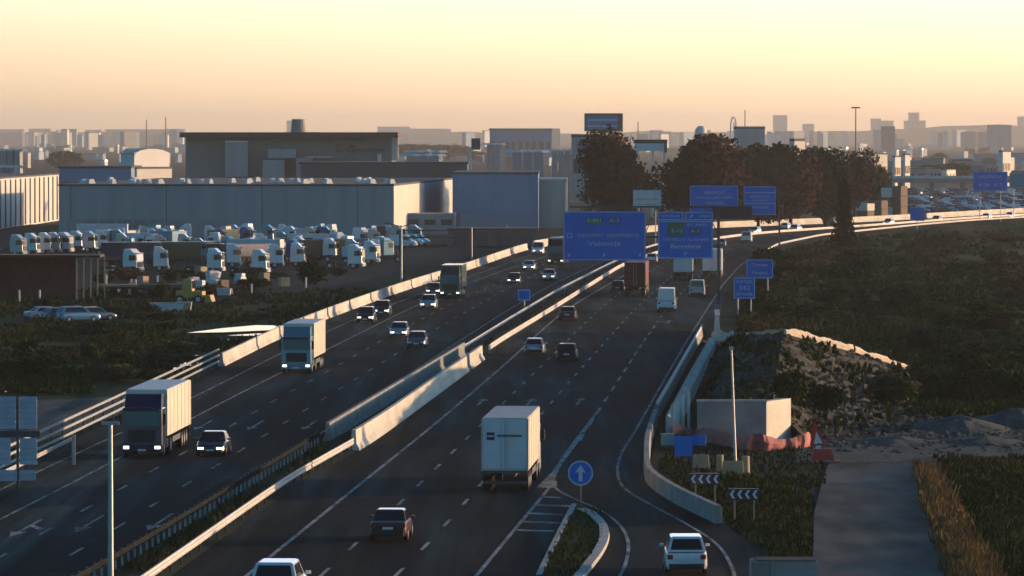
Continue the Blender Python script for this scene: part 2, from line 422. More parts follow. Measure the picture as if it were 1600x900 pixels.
# road markings
struct('lane_marking', paint(C_L0, 0.16, 240), 'paint')
struct('lane_marking', paint(C_L1, 0.18, 222), 'paint')
struct('lane_marking', paint(C_La, 0.17, 222, 900, (5.0, 16.6, 317.3)), 'paint')
struct('lane_marking', paint(C_Lb, 0.17, 222, 950, (5.0, 16.6, 320.8)), 'paint')
struct('lane_marking', paint(C_Lc, 0.16, 300), 'paint')
struct('lane_marking', paint(C_R0, 0.22, 222), 'paint')
struct('lane_marking', paint(C_D1, 0.18, 222, 950, (5.0, 15.6, 257.8)), 'paint')
struct('lane_marking', paint(C_D2, 0.18, 222, 950, (5.0, 15.6, 257.8)), 'paint')
struct('lane_marking', paint(C_D3, 0.2, 222, 302), 'paint')
struct('lane_marking', paint(C_D3, 0.2, 345, 560, (9.0, 17.0, 352)), 'paint')
struct('lane_marking', paint(C_D3, 0.17, 560, 900, (5.0, 17.0, 352)), 'paint')
struct('lane_marking', paint(C_RE, 0.18), 'paint')
def pxline(pts, wd, z=0.02, name='lane_marking'):
    mb = MB(); P = [G(x, y, z) for x, y in pts]
    Q = []
    for i in range(len(P) - 1):                      # catmull-rom
        p0 = P[max(0, i - 1)]; p1 = P[i]; p2 = P[i + 1]; p3 = P[min(len(P) - 1, i + 2)]
        for k in range(6):
            t = k / 6
            Q.append(0.5 * ((2 * p1) + (p2 - p0) * t + (2 * p0 - 5 * p1 + 4 * p2 - p3) * t * t + (3 * p1 - p0 - 3 * p2 + p3) * t ** 3))
    Q.append(P[-1]); n = len(mb.v); k = 0
    for i, p in enumerate(Q):
        t = Q[min(len(Q) - 1, i + 1)] - Q[max(0, i - 1)]; t.normalize(); r = Vector((t.y, -t.x, 0)) * wd / 2
        mb.v += [tuple(p - r), tuple(p + r)]
    for i in range(len(Q) - 1): mb.f.append((2 * i, 2 * i + 1, 2 * i + 3, 2 * i + 2))
    return mb, Q
struct('ramp_marking', pxline([(992, 675), (972, 707), (965, 735), (975, 762), (1020, 790), (1070, 817), (1120, 850), (1145, 890), (1150, 930)], 0.17)[0], 'paint')
struct('ramp_marking', pxline([(868, 752), (870, 764), (895, 778), (940, 798), (968, 820), (981, 845), (979, 875), (966, 905), (940, 950)], 0.17)[0], 'paint')
gm = MB(); gm.poly([G(x, y, 0.024) for x, y in ((932, 642), (936, 642), (903, 692), (878, 725), (868, 745), (868, 762), (838, 762), (862, 738), (888, 700))])
struct('gore_marking', gm, 'paint')
for (xa, xb, y) in ((845, 877, 776), (838, 896, 789), (828, 880, 802), (818, 875, 815), (809, 867, 828)):
    hb = MB(); hb.poly([G(xa, y - 1.3, 0.02), G(xb, y + 0.6, 0.02), G(xb - 1, y + 3, 0.02), G(xa - 1, y + 1.2, 0.02)])
    struct('gore_marking', hb, 'paint')
def lane_arrow(px, py, h, ln=9.0, away=True, branch=0):
    c = G(px, py, 0.022); mb = MB(); s = 1 if away else -1
    pts = [(-0.09, -ln / 2), (0.09, -ln / 2), (0.09, ln * 0.22), (0.42, ln * 0.20), (0, ln / 2), (-0.42, ln * 0.20), (-0.09, ln * 0.22)]
    def tr(x, y):
        x, y = x * s, y * s
        return (c.x + x * math.cos(h) + y * math.sin(h), c.y - x * math.sin(h) + y * math.cos(h), c.z)
    mb.poly([tr(*p) for p in pts])
    if branch:
        b_ = branch
        mb.poly([(*tr(0.1 * b_, -1.0)[:2], c.z + .003), (*tr(0.1 * b_, -2.2)[:2], c.z + .003), (*tr(1.0 * b_, 0.5)[:2], c.z + .003), (*tr(1.0 * b_, 2.0)[:2], c.z + .003)])
    struct('lane_arrow', mb, 'paint')
for px, py, br in ((40, 825, -1), (140, 818, 0), (250, 815, 0), (400, 664, 0), (484, 664, 0), (318, 664, 0)): lane_arrow(px, py, vp(1160), 12, False, br)
for px, py in ((752, 628), (828, 628), (905, 627)): lane_arrow(px, py, vp(1240), 10)
for px, py in ((1045, 503), ): lane_arrow(px, py, vp(1240), 10, True, -1)

random.seed(3)
for px, py, w_, l_ in ((560, 800, 3.3, 22), (700, 690, 1.2, 40), (330, 775, 1.4, 30), (120, 870, 3.2, 18), (950, 560, 3.2, 30), (560, 560, 3.3, 40), (880, 640, 1.0, 60), (980, 880, 2.6, 12), (430, 640, .9, 60), (760, 860, .8, 25)):
    c = G(px, py, 0.008); h = vp(1220); mb = MB(); f_ = Vector((math.sin(h), math.cos(h), 0)) * l_ / 2; r_ = Vector((math.cos(h), -math.sin(h), 0)) * w_ / 2
    mb.poly([c - f_ - r_, c - f_ + r_, c + f_ + r_, c + f_ - r_]); struct('asphalt_patch', mb, 'asphalt_patch')
# island in the exit
isl = [(897, 792), (905, 790), (925, 800), (942, 822), (943, 840), (934, 862), (914, 889), (895, 912), (860, 960), (808, 960), (842, 897), (868, 845), (888, 806)]
mb = MB(); P = [G(x, y) for x, y in isl]; mb.poly([(p.x, p.y, 0.12) for p in P]); struct('traffic_island_grass', mb, 'grass')
kl, Q = pxline([(842, 902), (868, 848), (889, 806), (897, 791)], 0.3); kb = MB(); kb.sweep(Q, [(-0.13, 0), (-0.13, 0.15), (0.13, 0.15), (0.13, 0)]); struct('kerb', kb, 'kerb')
kl, Q = pxline([(908, 799), (925, 806), (941, 824), (944, 842), (935, 864), (915, 891), (880, 935)], 0.4); kb = MB(); kb.sweep(Q, [(-0.25, 0), (-0.22, 0.18), (0.22, 0.18), (0.25, 0)]); struct('kerb', kb, 'kerb')

# service road and gravel on the lower right
def flat(name, pts, m, z): 
    mb = MB(); mb.poly([G(x, y, z) for x, y in pts]); return struct(name, mb, m)
flat('verge', [(1060, 795), (1030, 770), (1016, 742), (1020, 700), (1040, 684), (1110, 676), (1240, 690), (1300, 720), (1290, 960), (1190, 960), (1118, 815)], 'soil', -0.06)
flat('service_road', [(1268, 960), (1272, 800), (1290, 735), (1300, 712), (1425, 712), (1440, 760), (1470, 850), (1500, 960)], 'asphalt_old', -0.02)
flat('gravel_track', [(1240, 724), (1250, 690), (1400, 676), (1640, 668), (1640, 712), (1430, 722)], 'gravel', 0.0)
flat('verge', [(1428, 722), (1640, 712), (1640, 960), (1500, 960), (1465, 840), (1442, 760)], 'grass', -0.04)

# puddles
for pts in ([(292, 520), (345, 513), (400, 508), (455, 509), (440, 515), (350, 519)], [(355, 524), (400, 521), (442, 521), (420, 525)], [(350, 531), (365, 529), (378, 530), (365, 532)], [(293, 555), (303, 553), (310, 555), (300, 557)], [(279, 571), (290, 566), (311, 567), (300, 571)], [(258, 579), (270, 574), (293, 575), (280, 580)], [(233, 585), (238, 583), (243, 585), (238, 587)], [(0, 610), (35, 604), (40, 607), (4, 613)]):
    mb = MB(); mb.poly([G(x, y, 0.06) for x, y in pts]); struct('puddle', mb, 'water')

# distant ridge
def ridge(x0, x1, y, prof, name):
    mb = MB(); n = 90; k = 4
    for i in range(n + 1):
        t = i / n; x = x0 + (x1 - x0) * t; h = prof(t)
        for j, (dy, s) in enumerate(((-500, 0), (-260, 0.6), (0, 1), (450, 0))):
            mb.v.append((x, y + dy + 40 * nz2(x, dy, 0.002), -0.2 + h * s * (1 + 0.1 * nz2(x, dy, 0.01))))
    for i in range(n):
        for j in range(3):
            a = i * k + j; mb.f.append((a, a + k, a + k + 1, a + 1))
    struct(name, mb, 'hill', smooth=True)
ridge(-400, 2200, 16500, lambda t: 34 + 24 * math.exp(-((t - 0.72) / 0.14) ** 2) + 12 * nz2(t * 14, 1, 1, 3), 'hills')
ridge(-2200, -300, 15500, lambda t: 33 + 10 * nz2(t * 10, 2, 1, 4), 'hills')

# ------------------------------------------------------------------ barriers
JERSEY = [(-0.30, 0), (-0.28, 0.12), (-0.14, 0.35), (-0.10, 1.05), (0.10, 1.05), (0.14, 0.35), (0.28, 0.12), (0.30, 0)]
def barrier(c, y0, y1, label, m='concrete', sc=1.0, off=0.0, group=None, prof=JERSEY, step=6):
    p = between(c, y0, y1, step, off); mb = MB(); mb.sweep(p, [(o * sc, z * sc) for o, z in prof])
    return tag(obj('concrete_barrier', mb, m), label, 'barrier', group)
def dpt(py): return G(800, py).y
# median, big pair of walls
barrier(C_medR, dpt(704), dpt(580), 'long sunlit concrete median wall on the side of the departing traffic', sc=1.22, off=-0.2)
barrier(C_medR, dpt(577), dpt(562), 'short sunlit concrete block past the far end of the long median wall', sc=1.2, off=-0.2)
barrier(C_medL, dpt(690), dpt(556), 'shaded concrete median wall with a bright top edge beside oncoming traffic', 'concrete_dark', 1.15, 0.25)  # darker concrete puts the wall's shade into its colour
# block wall along the left edge
ys = [572, 545, 528, 512, 497, 484, 472, 464, 450, 440, 428, 417, 407, 398, 390]
for i, (a_, b_) in enumerate(zip(ys, ys[1:])):
    barrier(C_leftbar, dpt(a_), dpt(b_) - 1.6, 'pale concrete barrier block in the sunlit row along the left motorway edge', sc=1.05, group='barrier blocks on the left edge')
barrier(C_leftbar, dpt(388), 1225, 'long golden lit barrier along the outside of the far bend, behind the gantry signs', sc=1.25)
barrier(C_leftbar, 1232, 1300, 'golden lit barrier stretch on the far bend, right of the dark cypress', sc=1.2)
barrier(C_leftbar, 1306, 1470, 'golden lit barrier at the far right where the motorway leaves the picture', sc=1.2)
def guardrail(c, y0, y1, label, off=0.0, hgt=0.75, step=4.0, m='steel', rails=1, wide=0.3, name='guardrail', pm='steel_dark', gap=0.34):
    t = thing(name, label, 'guardrail', (0, 0, 0)); p = between(c, y0, y1, 4.0, off)
    for k in range(rails):
        z = hgt - k * gap; mb = MB()
        mb.sweep(p, [(-0.04, z), (0.03, z), (0.06, z - wide * .25), (0.02, z - wide * .5), (0.06, z - wide * .75), (0.03, z - wide), (-0.04, z - wide)])
        obj('rail', mb, m, t)
    n = int((y1 - y0) / step); mb = MB(); cnt = min(n, 95)
    for i in range(cnt + 1):
        y = y0 + (y1 - y0) * i / max(1, cnt); mb2 = MB(); x = xat(c, y) + off - 0.1
        mb2.box((x, y, hgt / 2 - 0.02), (0.09, 0.1, hgt + 0.04)); obj('post', mb2, pm, t)
    return t
guardrail(C_medL, 222, dpt(694), 'steel guardrail on dark posts at the edge of the weedy median, near the tall pole', hgt=0.8, step=2.2, wide=0.3, m='rail_shade', pm='steel_post')
guardrail(C_medR, 222, dpt(745), 'pale steel guardrail catching the sun at the bottom of the median', hgt=0.85, wide=0.38, off=-0.1)
guardrail(C_medR, dpt(744), dpt(706), 'curved sunlit guardrail leading onto the long median wall', hgt=0.85, wide=0.38, off=-0.1)
guardrail(C_medL, dpt(553), dpt(375), 'thin grey guardrail on the oncoming side of the median, beyond the walls', hgt=0.8, step=8)
guardrail(C_medR, dpt(556), dpt(392), 'golden lit guardrail on the departing side of the median, beyond the walls', hgt=0.95, step=8, wide=0.5)
guardrail(C_medR, dpt(391), 1440, 'golden lit median rail on the far bend below the back gantry', hgt=0.9, step=14, wide=0.45)
guardrail(C_leftbar, 258, dpt(574), 'three railed steel fence along the near left edge of the motorway', hgt=1.6, step=6, rails=3, wide=0.16, gap=0.5, name='rail_fence', m='steel')
guardrail(C_leftbar, 250, dpt(700), 'low pale guardrail in front of the slatted sign back', off=0.9, hgt=0.7, step=6, wide=0.25)
guardrail(C_right, dpt(400), 1440, 'pale low rail on the inside of the far bend above the scrub field', hgt=0.75, step=16, wide=0.35)
t = thing('short_post', 'short grey post standing on the left shoulder near the slatted sign back', 'post', G(115, 726))
obj('post', MB().box((0, 0, 0.85), (0.2, 0.12, 1.7)), 'steel_post', t); obj('cap', MB().box((0, 0, 1.74), (0.26, 0.16, 0.06)), 'steel_post', t)

# parapets on the right: inner, outer and exit wall
def pathpx(pts, n=5, z=0):
    _, Q = pxline(pts, 0.1, z); return Q
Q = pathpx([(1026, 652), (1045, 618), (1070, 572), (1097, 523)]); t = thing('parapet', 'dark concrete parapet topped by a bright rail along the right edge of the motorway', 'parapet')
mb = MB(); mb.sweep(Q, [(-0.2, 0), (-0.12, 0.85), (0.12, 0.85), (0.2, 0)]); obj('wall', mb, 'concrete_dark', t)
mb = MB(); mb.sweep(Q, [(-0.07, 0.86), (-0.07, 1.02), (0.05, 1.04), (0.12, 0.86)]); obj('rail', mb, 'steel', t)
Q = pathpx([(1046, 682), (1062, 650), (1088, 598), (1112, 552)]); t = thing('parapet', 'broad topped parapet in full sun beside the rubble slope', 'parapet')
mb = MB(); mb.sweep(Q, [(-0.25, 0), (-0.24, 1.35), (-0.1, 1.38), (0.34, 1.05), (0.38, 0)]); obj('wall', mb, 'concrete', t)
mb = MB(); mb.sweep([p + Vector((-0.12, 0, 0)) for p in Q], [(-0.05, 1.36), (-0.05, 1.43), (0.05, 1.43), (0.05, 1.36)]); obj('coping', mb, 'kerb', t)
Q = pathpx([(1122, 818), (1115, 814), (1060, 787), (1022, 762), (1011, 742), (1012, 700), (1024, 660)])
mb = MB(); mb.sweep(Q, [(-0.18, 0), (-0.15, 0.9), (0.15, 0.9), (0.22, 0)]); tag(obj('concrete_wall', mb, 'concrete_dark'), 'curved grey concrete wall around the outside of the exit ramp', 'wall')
mb = MB(); 
t = thing('parapet_end', 'bright angled parapet end standing where the parapet meets the crest netting', 'barrier', G(1122, 526))
obj('wall', MB().box((0.25, 9, 1.0), (0.6, 18, 2.0), rz=-0.035, top=(0.6, 1)), 'concrete', t); obj('coping', MB().box((0.25, 9, 2.04), (0.5, 18, 0.08), rz=-0.035), 'kerb', t)

# ------------------------------------------------------------------ embankment, abutment, netting
crest = [D(1104, 532, 507), D(1150, 526, 490), D(1192, 523, 455), D(1225, 521, 424), D(1280, 536, 430), D(1330, 549, 436), D(1385, 566, 444), D(1420, 579, 450), D(1470, 590, 446)]
foot = [D(1096, 640, 357), D(1135, 634, 357), D(1170, 632, 357), D(1205, 632, 356), D(1262, 690, 350), D(1330, 682, 356), D(1400, 672, 362), D(1450, 655, 374), D(1500, 645, 384)]
for p in foot: p.z = max(p.z, -0.1)
for p in crest: p.z = max(p.z, 0.0)
def lerp_line(L, t):
    f = t * (len(L) - 1); i = min(len(L) - 2, int(f)); return L[i].lerp(L[i + 1], f - i)
def edge_drop(u): k = min(1, u / 0.13); return 0.12 + 0.88 * k * k * (3 - 2 * k)
mb = MB(); NU, NV = 120, 46
for j in range(NV + 1):
    for i in range(NU + 1):
        u = i / NU
        c, f_ = lerp_line(crest, u), lerp_line(foot, u)
        if j <= 34:
            t = j / 34; p = f_.lerp(c, t); p.z = f_.z + (c.z - f_.z) * (t ** 0.8)
            p.z += (0.45 * nz2(p.x, p.y, 0.35, 1) + 0.22 * nz2(p.x, p.y, 1.1, 2)) * min(1, 6 * t * (1 - t))
        else:
            t = (j - 34) / 12; p = c.copy(); p.y += 26 * t; p.z = c.z + (-0.3 - c.z) * (t * t * (3 - 2 * t))
        p.z = p.z * edge_drop(u) if p.z > 0 else p.z
        mb.v.append(tuple(p))
for j in range(NV):
    for i in range(NU):
        a = j * (NU + 1) + i; mb.f.append((a, a + 1, a + NU + 2, a + NU + 1))
struct('embankment', mb, 'stone')
def emb_pt(u, t):
    c, f_ = lerp_line(crest, u), lerp_line(foot, u); p = f_.lerp(c, t); p.z = (f_.z + (c.z - f_.z) * (t ** 0.8)) * edge_drop(u); return p
ICO = [(0, 0, 1), (0.89, 0, 0.45), (0.28, 0.85, 0.45), (-0.72, 0.53, 0.45), (-0.72, -0.53, 0.45), (0.28, -0.85, 0.45), (0.72, 0.53, -0.45), (-0.28, 0.85, -0.45), (-0.89, 0, -0.45), (-0.28, -0.85, -0.45), (0.72, -0.53, -0.45), (0, 0, -1)]
ICF = [(0, 1, 2), (0, 2, 3), (0, 3, 4), (0, 4, 5), (0, 5, 1), (1, 6, 2), (2, 7, 3), (3, 8, 4), (4, 9, 5), (5, 10, 1), (2, 6, 7), (3, 7, 8), (4, 8, 9), (5, 9, 10), (1, 10, 6), (6, 11, 7), (7, 11, 8), (8, 11, 9), (9, 11, 10), (10, 11, 6)]
def rock(mb, p, s):
    n = len(mb.v); a = random.uniform(0, 6.28)
    sx, sy, sz = s * random.uniform(.7, 1.4), s * random.uniform(.7, 1.3), s * random.uniform(.5, .9)
    for x, y, z in ICO:
        k = random.uniform(0.75, 1.2); X = (x * math.cos(a) - y * math.sin(a)) * sx * k; Y = (x * math.sin(a) + y * math.cos(a)) * sy * k
        mb.v.append((p.x + X, p.y + Y, p.z + z * sz * k))
    for f in ICF: mb.f.append(tuple(n + q for q in f))
mb = MB()
for i in range(2600):
    u = random.random() ** 1.3; t = random.random(); p = emb_pt(u, t); rock(mb, p, random.choice((0.08, 0.12, 0.16, 0.22, 0.34)) * random.uniform(.8, 1.2))
tag(obj('rubble', mb, 'stone'), 'grey broken rubble covering the embankment slope', 'rubble', kind='stuff')
mb = MB()
for i in range(900):
    px = random.uniform(1245, 1630); py = random.gauss(678, 14)
    if 640 < py < 716: rock(mb, G(px, py, 0.0), random.uniform(0.06, 0.28))
tag(obj('gravel', mb, 'gravel'), 'loose grey gravel along the track below the embankment', 'gravel', kind='stuff')
def heap(px, py, rx, ry, h, label):
    c = G(px, py); mb = MB(); n, k = 28, 9
    for j in range(k + 1):
        r = j / k
        for i in range(n):
            a = 2 * math.pi * i / n; rr = r * (1 + 0.2 * nz2(math.cos(a) * 2, math.sin(a) * 2, 1, px))
            x, y = rx * rr * math.cos(a), ry * rr * math.sin(a)
            mb.v.append((x, y, h * (1 - r) ** 1.1 * (1 + 0.3 * nz2(x, y, 0.8, px)) - 0.15 * (r > .9)))
    for j in range(k):
        for i in range(n):
            a = j * n + i; b = j * n + (i + 1) % n; mb.f.append((a, a + n, b + n, b))
    o = obj('gravel_heap', mb, 'gravel'); o.location = c; tag(o, label, 'heap')
heap(1500, 668, 3.6, 9, 0.85, 'broad blue grey gravel heap behind the track at the right')
heap(1590, 660, 3.4, 10, 1.0, 'gravel heap at the right edge of the picture, below the scrub')
heap(1400, 690, 2.8, 6, 0.35, 'low gravel heap in the middle of the track beside the straw grass')
heap(1540, 690, 2.6, 6, 0.35, 'small flat gravel heap in front of the broad heap')

# abutment
d0 = 351.0
pa = G(1090, 688); pb = G(1197, 688); pc = G(1240, 676)
t = thing('abutment', 'grey concrete abutment with a sunlit corner face, below the rubble slope', 'abutment')
def wallbox(a, b, h, th, z0=-0.3):
    d = (b - a); L = d.length; c = (a + b) / 2; an = math.atan2(d.y, d.x); nrm = Vector((-math.sin(an), math.cos(an), 0)) * th / 2
    return MB().box((c.x + nrm.x, c.y + nrm.y, z0 + (h - z0) / 2), (L, th, h - z0), rz=an)
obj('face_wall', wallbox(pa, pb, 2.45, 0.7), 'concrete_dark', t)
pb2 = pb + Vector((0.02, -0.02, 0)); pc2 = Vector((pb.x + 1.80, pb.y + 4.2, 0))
obj('side_wall', wallbox(pb2, pc2, 2.5, 0.6), 'concrete', t)  # sunlit face paler, front face darker: light put into the concrete colour
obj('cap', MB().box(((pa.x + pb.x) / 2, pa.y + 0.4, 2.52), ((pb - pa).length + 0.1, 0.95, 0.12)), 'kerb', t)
for i in range(4):
    x = pa.x - 1.6 + i * 0.45; obj('buttress', MB().box((x, pa.y + 1 + i * 3, 1.1), (0.18, 0.18, 2.3 + 0.3 * i)), 'concrete', t)

# netting along the crest
def ragged(path, h, label, m, name, seed=0, lean=0.2, wob=0.35, parts=None):
    mb = MB(); n = 0
    for i, p in enumerate(path):
        zz = h * (0.8 + 0.5 * nz2(i * 1.0, seed, 0.17, seed) + 0.07 * random.uniform(-1, 1)); o = wob * nz2(i, seed, 0.37, 7)
        mb.v += [(p.x, p.y + o, p.z - 0.2), (p.x + 0.1, p.y + o * 1.4 - lean * .5, p.z + zz * 0.5), (p.x + 0.05 * math.sin(i), p.y + o + lean, p.z + zz), (p.x + 0.05, p.y + o + lean + .06, p.z + zz - .03), (p.x, p.y + o + 0.1, p.z - 0.2)]
    for i in range(len(path) - 1):
        for j in range(4):
            a = i * 5 + j; mb.f.append((a, a + 5, a + 6, a + 1))
    return obj(name, mb, m)
L = [lerp_line(crest, 0.02 + 0.86 * i / 110) for i in range(111)]
for k, (i0, i1, h, lab) in enumerate(((0, 12, 0.8, 'crumpled pale netting bunched at the left end of the crest, by the parapet end'), (13, 44, 0.45, 'dull brown stretch of netting along the level crest of the embankment'), (45, 78, 0.6, 'bright sunlit netting dropping from the highest point of the crest'), (79, 110, 0.5, 'pale netting sagging towards the low right end of the crest'))):
    tag(ragged(L[i0:i1 + 1], h, lab, 'netting' if k != 1 else 'post_tan', 'netting', k, wob=0.1), lab, 'netting')
mb = MB(); random.seed(14)
for i in range(1500):
    u, t_ = random.random(), random.random() ** .8
    if nz2(u * 9, t_ * 5, 1, 2) < 0.0: continue
    p = emb_pt(u, t_); hh = random.uniform(.2, .6)
    for _ in range(4):
        a = random.uniform(0, 6.28); dx, dy = math.cos(a) * .22, math.sin(a) * .22
        mb.poly([(p.x - dx, p.y - dy, p.z), (p.x + dx, p.y + dy, p.z), (p.x + random.gauss(0, .15), p.y + random.gauss(0, .15), p.z + hh)])
tag(obj('weeds', mb, 'scrub'), 'weeds growing in patches over the rubble', 'weeds', kind='stuff')
# red plastic mesh fence
Q = pathpx([(1046, 690), (1075, 688), (1100, 690), (1130, 694), (1165, 703), (1205, 702), (1240, 700), (1266, 698)])
o = ragged(Q, 1.0, '', 'mesh_red', 'mesh_fence', 4, 0.3, 0.8); tag(o, 'sagging red and white plastic mesh fence in front of the abutment', 'fence')
# roadworks marker
t = thing('roadworks_marker', 'red and white triangular roadworks marker on a red base beside the track', 'marker', G(1285, 722))
mb = MB(); mb.poly([(-0.75, -0.05, 1.0), (0.25, -0.05, 1.0), (-0.5, -0.05, 2.55)]); mb.poly([(-0.5, 0.0, 2.55), (0.25, 0.0, 1.0), (-0.75, 0.0, 1.0)]); obj('triangle', mb, 'red', t)
mb = MB(); mb.poly([(-0.5, -0.06, 1.1), (0.02, -0.06, 1.1), (-0.38, -0.06, 1.85)]); obj('white_field', mb, 'sign_white', t)
obj('base', MB().box((0, 0, 0.4), (1.5, 0.5, 0.8), top=(0.7, 0.5)), 'red', t)
obj('foot', MB().box((0.1, 0, 0.06), (1.9, 0.7, 0.12)), 'mesh_red', t)
mb = MB(); mb.box((-0.25, 0, 0.9), (0.3, 0.1, 0.4)); obj('stem', mb, 'sign_white', t)
# blue site sign and water filled blocks
t = thing('site_board', 'blue site board with side flaps behind the exit ramp wall', 'board', G(1068, 722))
obj('board', MB().box((0, 0, 0.95), (1.05, 0.12, 1.2), top=(1.05, 1)), 'sign_blue', t)
obj('flap', MB().box((-0.95, 0.1, 1.35), (0.8, 0.08, 0.7), rz=0.2), 'paint_teal', t); obj('flap', MB().box((0.95, 0.1, 1.3), (0.8, 0.08, 0.6), rz=-0.2), 'sign_blue', t)
for s in (-1, 1): obj('leg', MB().box((0.45 * s, 0, 0.17), (0.08, 0.08, 0.36)), 'steel_dark', t)
for i, (px, py, wd, m_, lab) in enumerate(((1095, 731, 1.0, 'beige', 'beige site block nearest the blue site board'), (1125, 738, 0.45, 'beige', 'narrow upright beige drum between the two wider site blocks'), (1145, 741, 1.25, 'beige', 'widest beige site block at the foot of the leaning pole'), (1165, 740, 0.5, 'beige', 'rounded beige drum at the right end of the site blocks'))):
    t = thing('site_block' if wd > .6 else 'site_drum', lab, 'barrier block' if wd > .6 else 'drum', G(px, py))
    if wd > .6:
        obj('body', MB().box((0, 0, 0.4), (wd, 0.45, 0.75), top=(0.92, 0.6)), m_, t, bevel=0.04); obj('foot', MB().box((0, 0, 0.04), (wd + .08, 0.55, 0.08)), m_, t)
    else:
        obj('body', MB().tube((0, 0, 0.05), (0, 0, 0.95), wd / 2, wd / 2.3, 14), m_, t); obj('lid', MB().tube((0, 0, 0.955), (0, 0, 1.02), wd / 2.1, wd / 2.4, 14), 'post_tan', t)
# pit box at the lower right
t = thing('concrete_pit', 'low concrete pit with a pale rim at the lower right beside the exit ramp', 'pit', G(1225, 905))
obj('wall', MB().box((0, 0.6, 0.35), (2.9, 2.2, 0.9)), 'concrete_dark', t); 
mb = MB(); 
for c, d in (((-1.0, -0.5, 0.75), (0.9, 0.1, 0.08)), ((-1.42, -0.5, 0.4), (0.1, 0.1, 0.78)), ((-0.55, -0.5, 0.4), (0.1, 0.1, 0.78))): mb.box((c[0], c[1] - .06, c[2]), d)
obj('rim', mb, 'concrete_dark', t); obj('lid', MB().box((0.1, 0.6, 0.84), (2.6, 1.9, 0.07)), 'asphalt_old', t)

# ------------------------------------------------------------------ vegetation
def leafcloud(mb, c, rx, ry, rz, n, s, shell=0.55):
    for _ in range(n):
        while True:
            v = Vector((random.uniform(-1, 1), random.uniform(-1, 1), random.uniform(-1, 1)))
            if shell * 0.6 < v.length < 1: break
        k = 1 + 0.22 * mnoise.noise(v * 2.3 + Vector((c[0], c[1], c[2])))
        p = Vector((c[0] + v.x * rx * k, c[1] + v.y * ry * k, c[2] + v.z * rz * k))
        a = Vector((random.gauss(0, 1), random.gauss(0, 1), random.gauss(0, 1))).normalized(); b = a.orthogonal().normalized()
        q = s * random.uniform(0.6, 1.3)
        mb.poly([p - a * q, p + b * q * 0.7, p + a * q, p - b * q * 0.6])
def crown(w_, h, n, s, lobes=9):
    mb = MB()
    for i in range(lobes):
        a = random.uniform(0, 6.28); r = w_ * 0.5 * random.uniform(0.15, 0.62); z = h * random.uniform(0.22, 0.82)
        k = random.uniform(0.28, 0.42) * (1.1 - 0.4 * abs(z / h - 0.5))
        leafcloud(mb, (r * math.cos(a), r * math.sin(a), z), w_ * k, w_ * k, h * k * 0.75, n // lobes, s)
    leafcloud(mb, (0, 0, h * 0.5), w_ * 0.36, w_ * 0.36, h * 0.42, n // 4, s)
    return mb.mesh('crown')
def trunk_mesh(h, r, sp):
    mb = MB(); mb.tube((0, 0, -0.3), (0.1, 0, h * 0.45), r, r * 0.7, 8)
    for i in range(5):
        a = i * 1.26; mb.tube((0.1, 0, h * 0.42), (sp * math.cos(a), sp * math.sin(a), h * 0.8), r * 0.45, r * 0.12, 6)
    return mb.mesh('trunk')
def tree(name, label, loc, crown_m, trunk_m, m, crown_z, sc=(1, 1, 1), group=None, cat='tree', rz=None):
    t = thing(name, label, cat, loc, random.uniform(0, 6.28) if rz is None else rz, group); t.scale = sc
    c = obj('crown', crown_m, m, t); c.location = (0, 0, crown_z)
    tr = obj('trunk', trunk_m, 'bark', t)
    return t
cr_big = [crown(11, 14, 11000, 0.40) for _ in range(2)]
for c in cr_big: c.materials.append(M['leaf_brown'])
tr_big = trunk_mesh(12, 0.4, 3.5); tr_big.materials.append(M['bark'])
def put_tree(px, pyb, wpx, toppx, label, cm, m, base=14.0, name='tree', group=None, cz=0.14, wb=11.0, cat='tree'):
    p = G(px, pyb); s = (pyb - HZ) / CH; H = (pyb - toppx) / s; Wd = wpx / s
    return tree(name, label, p, cm, tr_big, m, base * cz, (Wd / wb, Wd / wb, H / (base * (1 + cz))), group, cat)
put_tree(963, 372, 100, 210, 'broad rusty brown tree crown left of the gap, behind the big blue sign', cr_big[0], 'leaf_brown')
put_tree(1088, 372, 124, 211, 'widest rusty brown tree behind the back gantry, right of the gap', cr_big[1], 'leaf_brown')
cr_mid = [crown(9, 9, 4600, 0.4) for _ in range(2)]
for c, k in zip(cr_mid, ('leaf_brown', 'leaf_dark')): c.materials.append(M[k])
rowt = [(1168, 350, 66, 236), (1205, 350, 74, 226), (1248, 350, 60, 246), (1290, 348, 76, 232), (1335, 344, 60, 240), (1372, 338, 40, 262), (1235, 358, 70, 272), (1290, 356, 60, 280), (1185, 362, 56, 280)]
for i, (x, y, w_, tp) in enumerate(rowt):
    put_tree(x, y, w_ * 1.15, tp, 'dusky tree in the long dark clump behind the back gantry', cr_mid[i % 2], None, 9.0, 'tree', 'trees in the clump right of the rusty trees', wb=9.0)
cr_cyp = MB()
for i in range(9): leafcloud(cr_cyp, (0, 0, 0.8 + i * 1.15), 1.9 * (1 - i / 12), 1.9 * (1 - i / 12), 1.3, 420, 0.26)
cr_cyp = cr_cyp.mesh('crown'); cr_cyp.materials.append(M['leaf_dark'])
put_tree(1318, 392, 44, 288, 'tall dark cypress standing alone in front of the far bend', cr_cyp, None, 10.5, 'cypress', wb=3.8, cz=0.03)
cr_bush = [MB() for _ in range(3)]
for i, b in enumerate(cr_bush):
    for k in range(5): leafcloud(b, (random.uniform(-.8, .8), random.uniform(-.8, .8), random.uniform(.5, 1.1)), 1.1, 1.1, 0.8, 260, 0.17)
cr_bush = [b.mesh('crown') for b in cr_bush]
for c, k in zip(cr_bush, ('leaf_dark', 'leaf_olive', 'leaf_brown')): c.materials.append(M[k])
tr_bush = MB().tube((0, 0, -0.2), (0.05, 0, 0.8), 0.08, 0.03, 6).mesh('trunk'); tr_bush.materials.append(M['bark'])
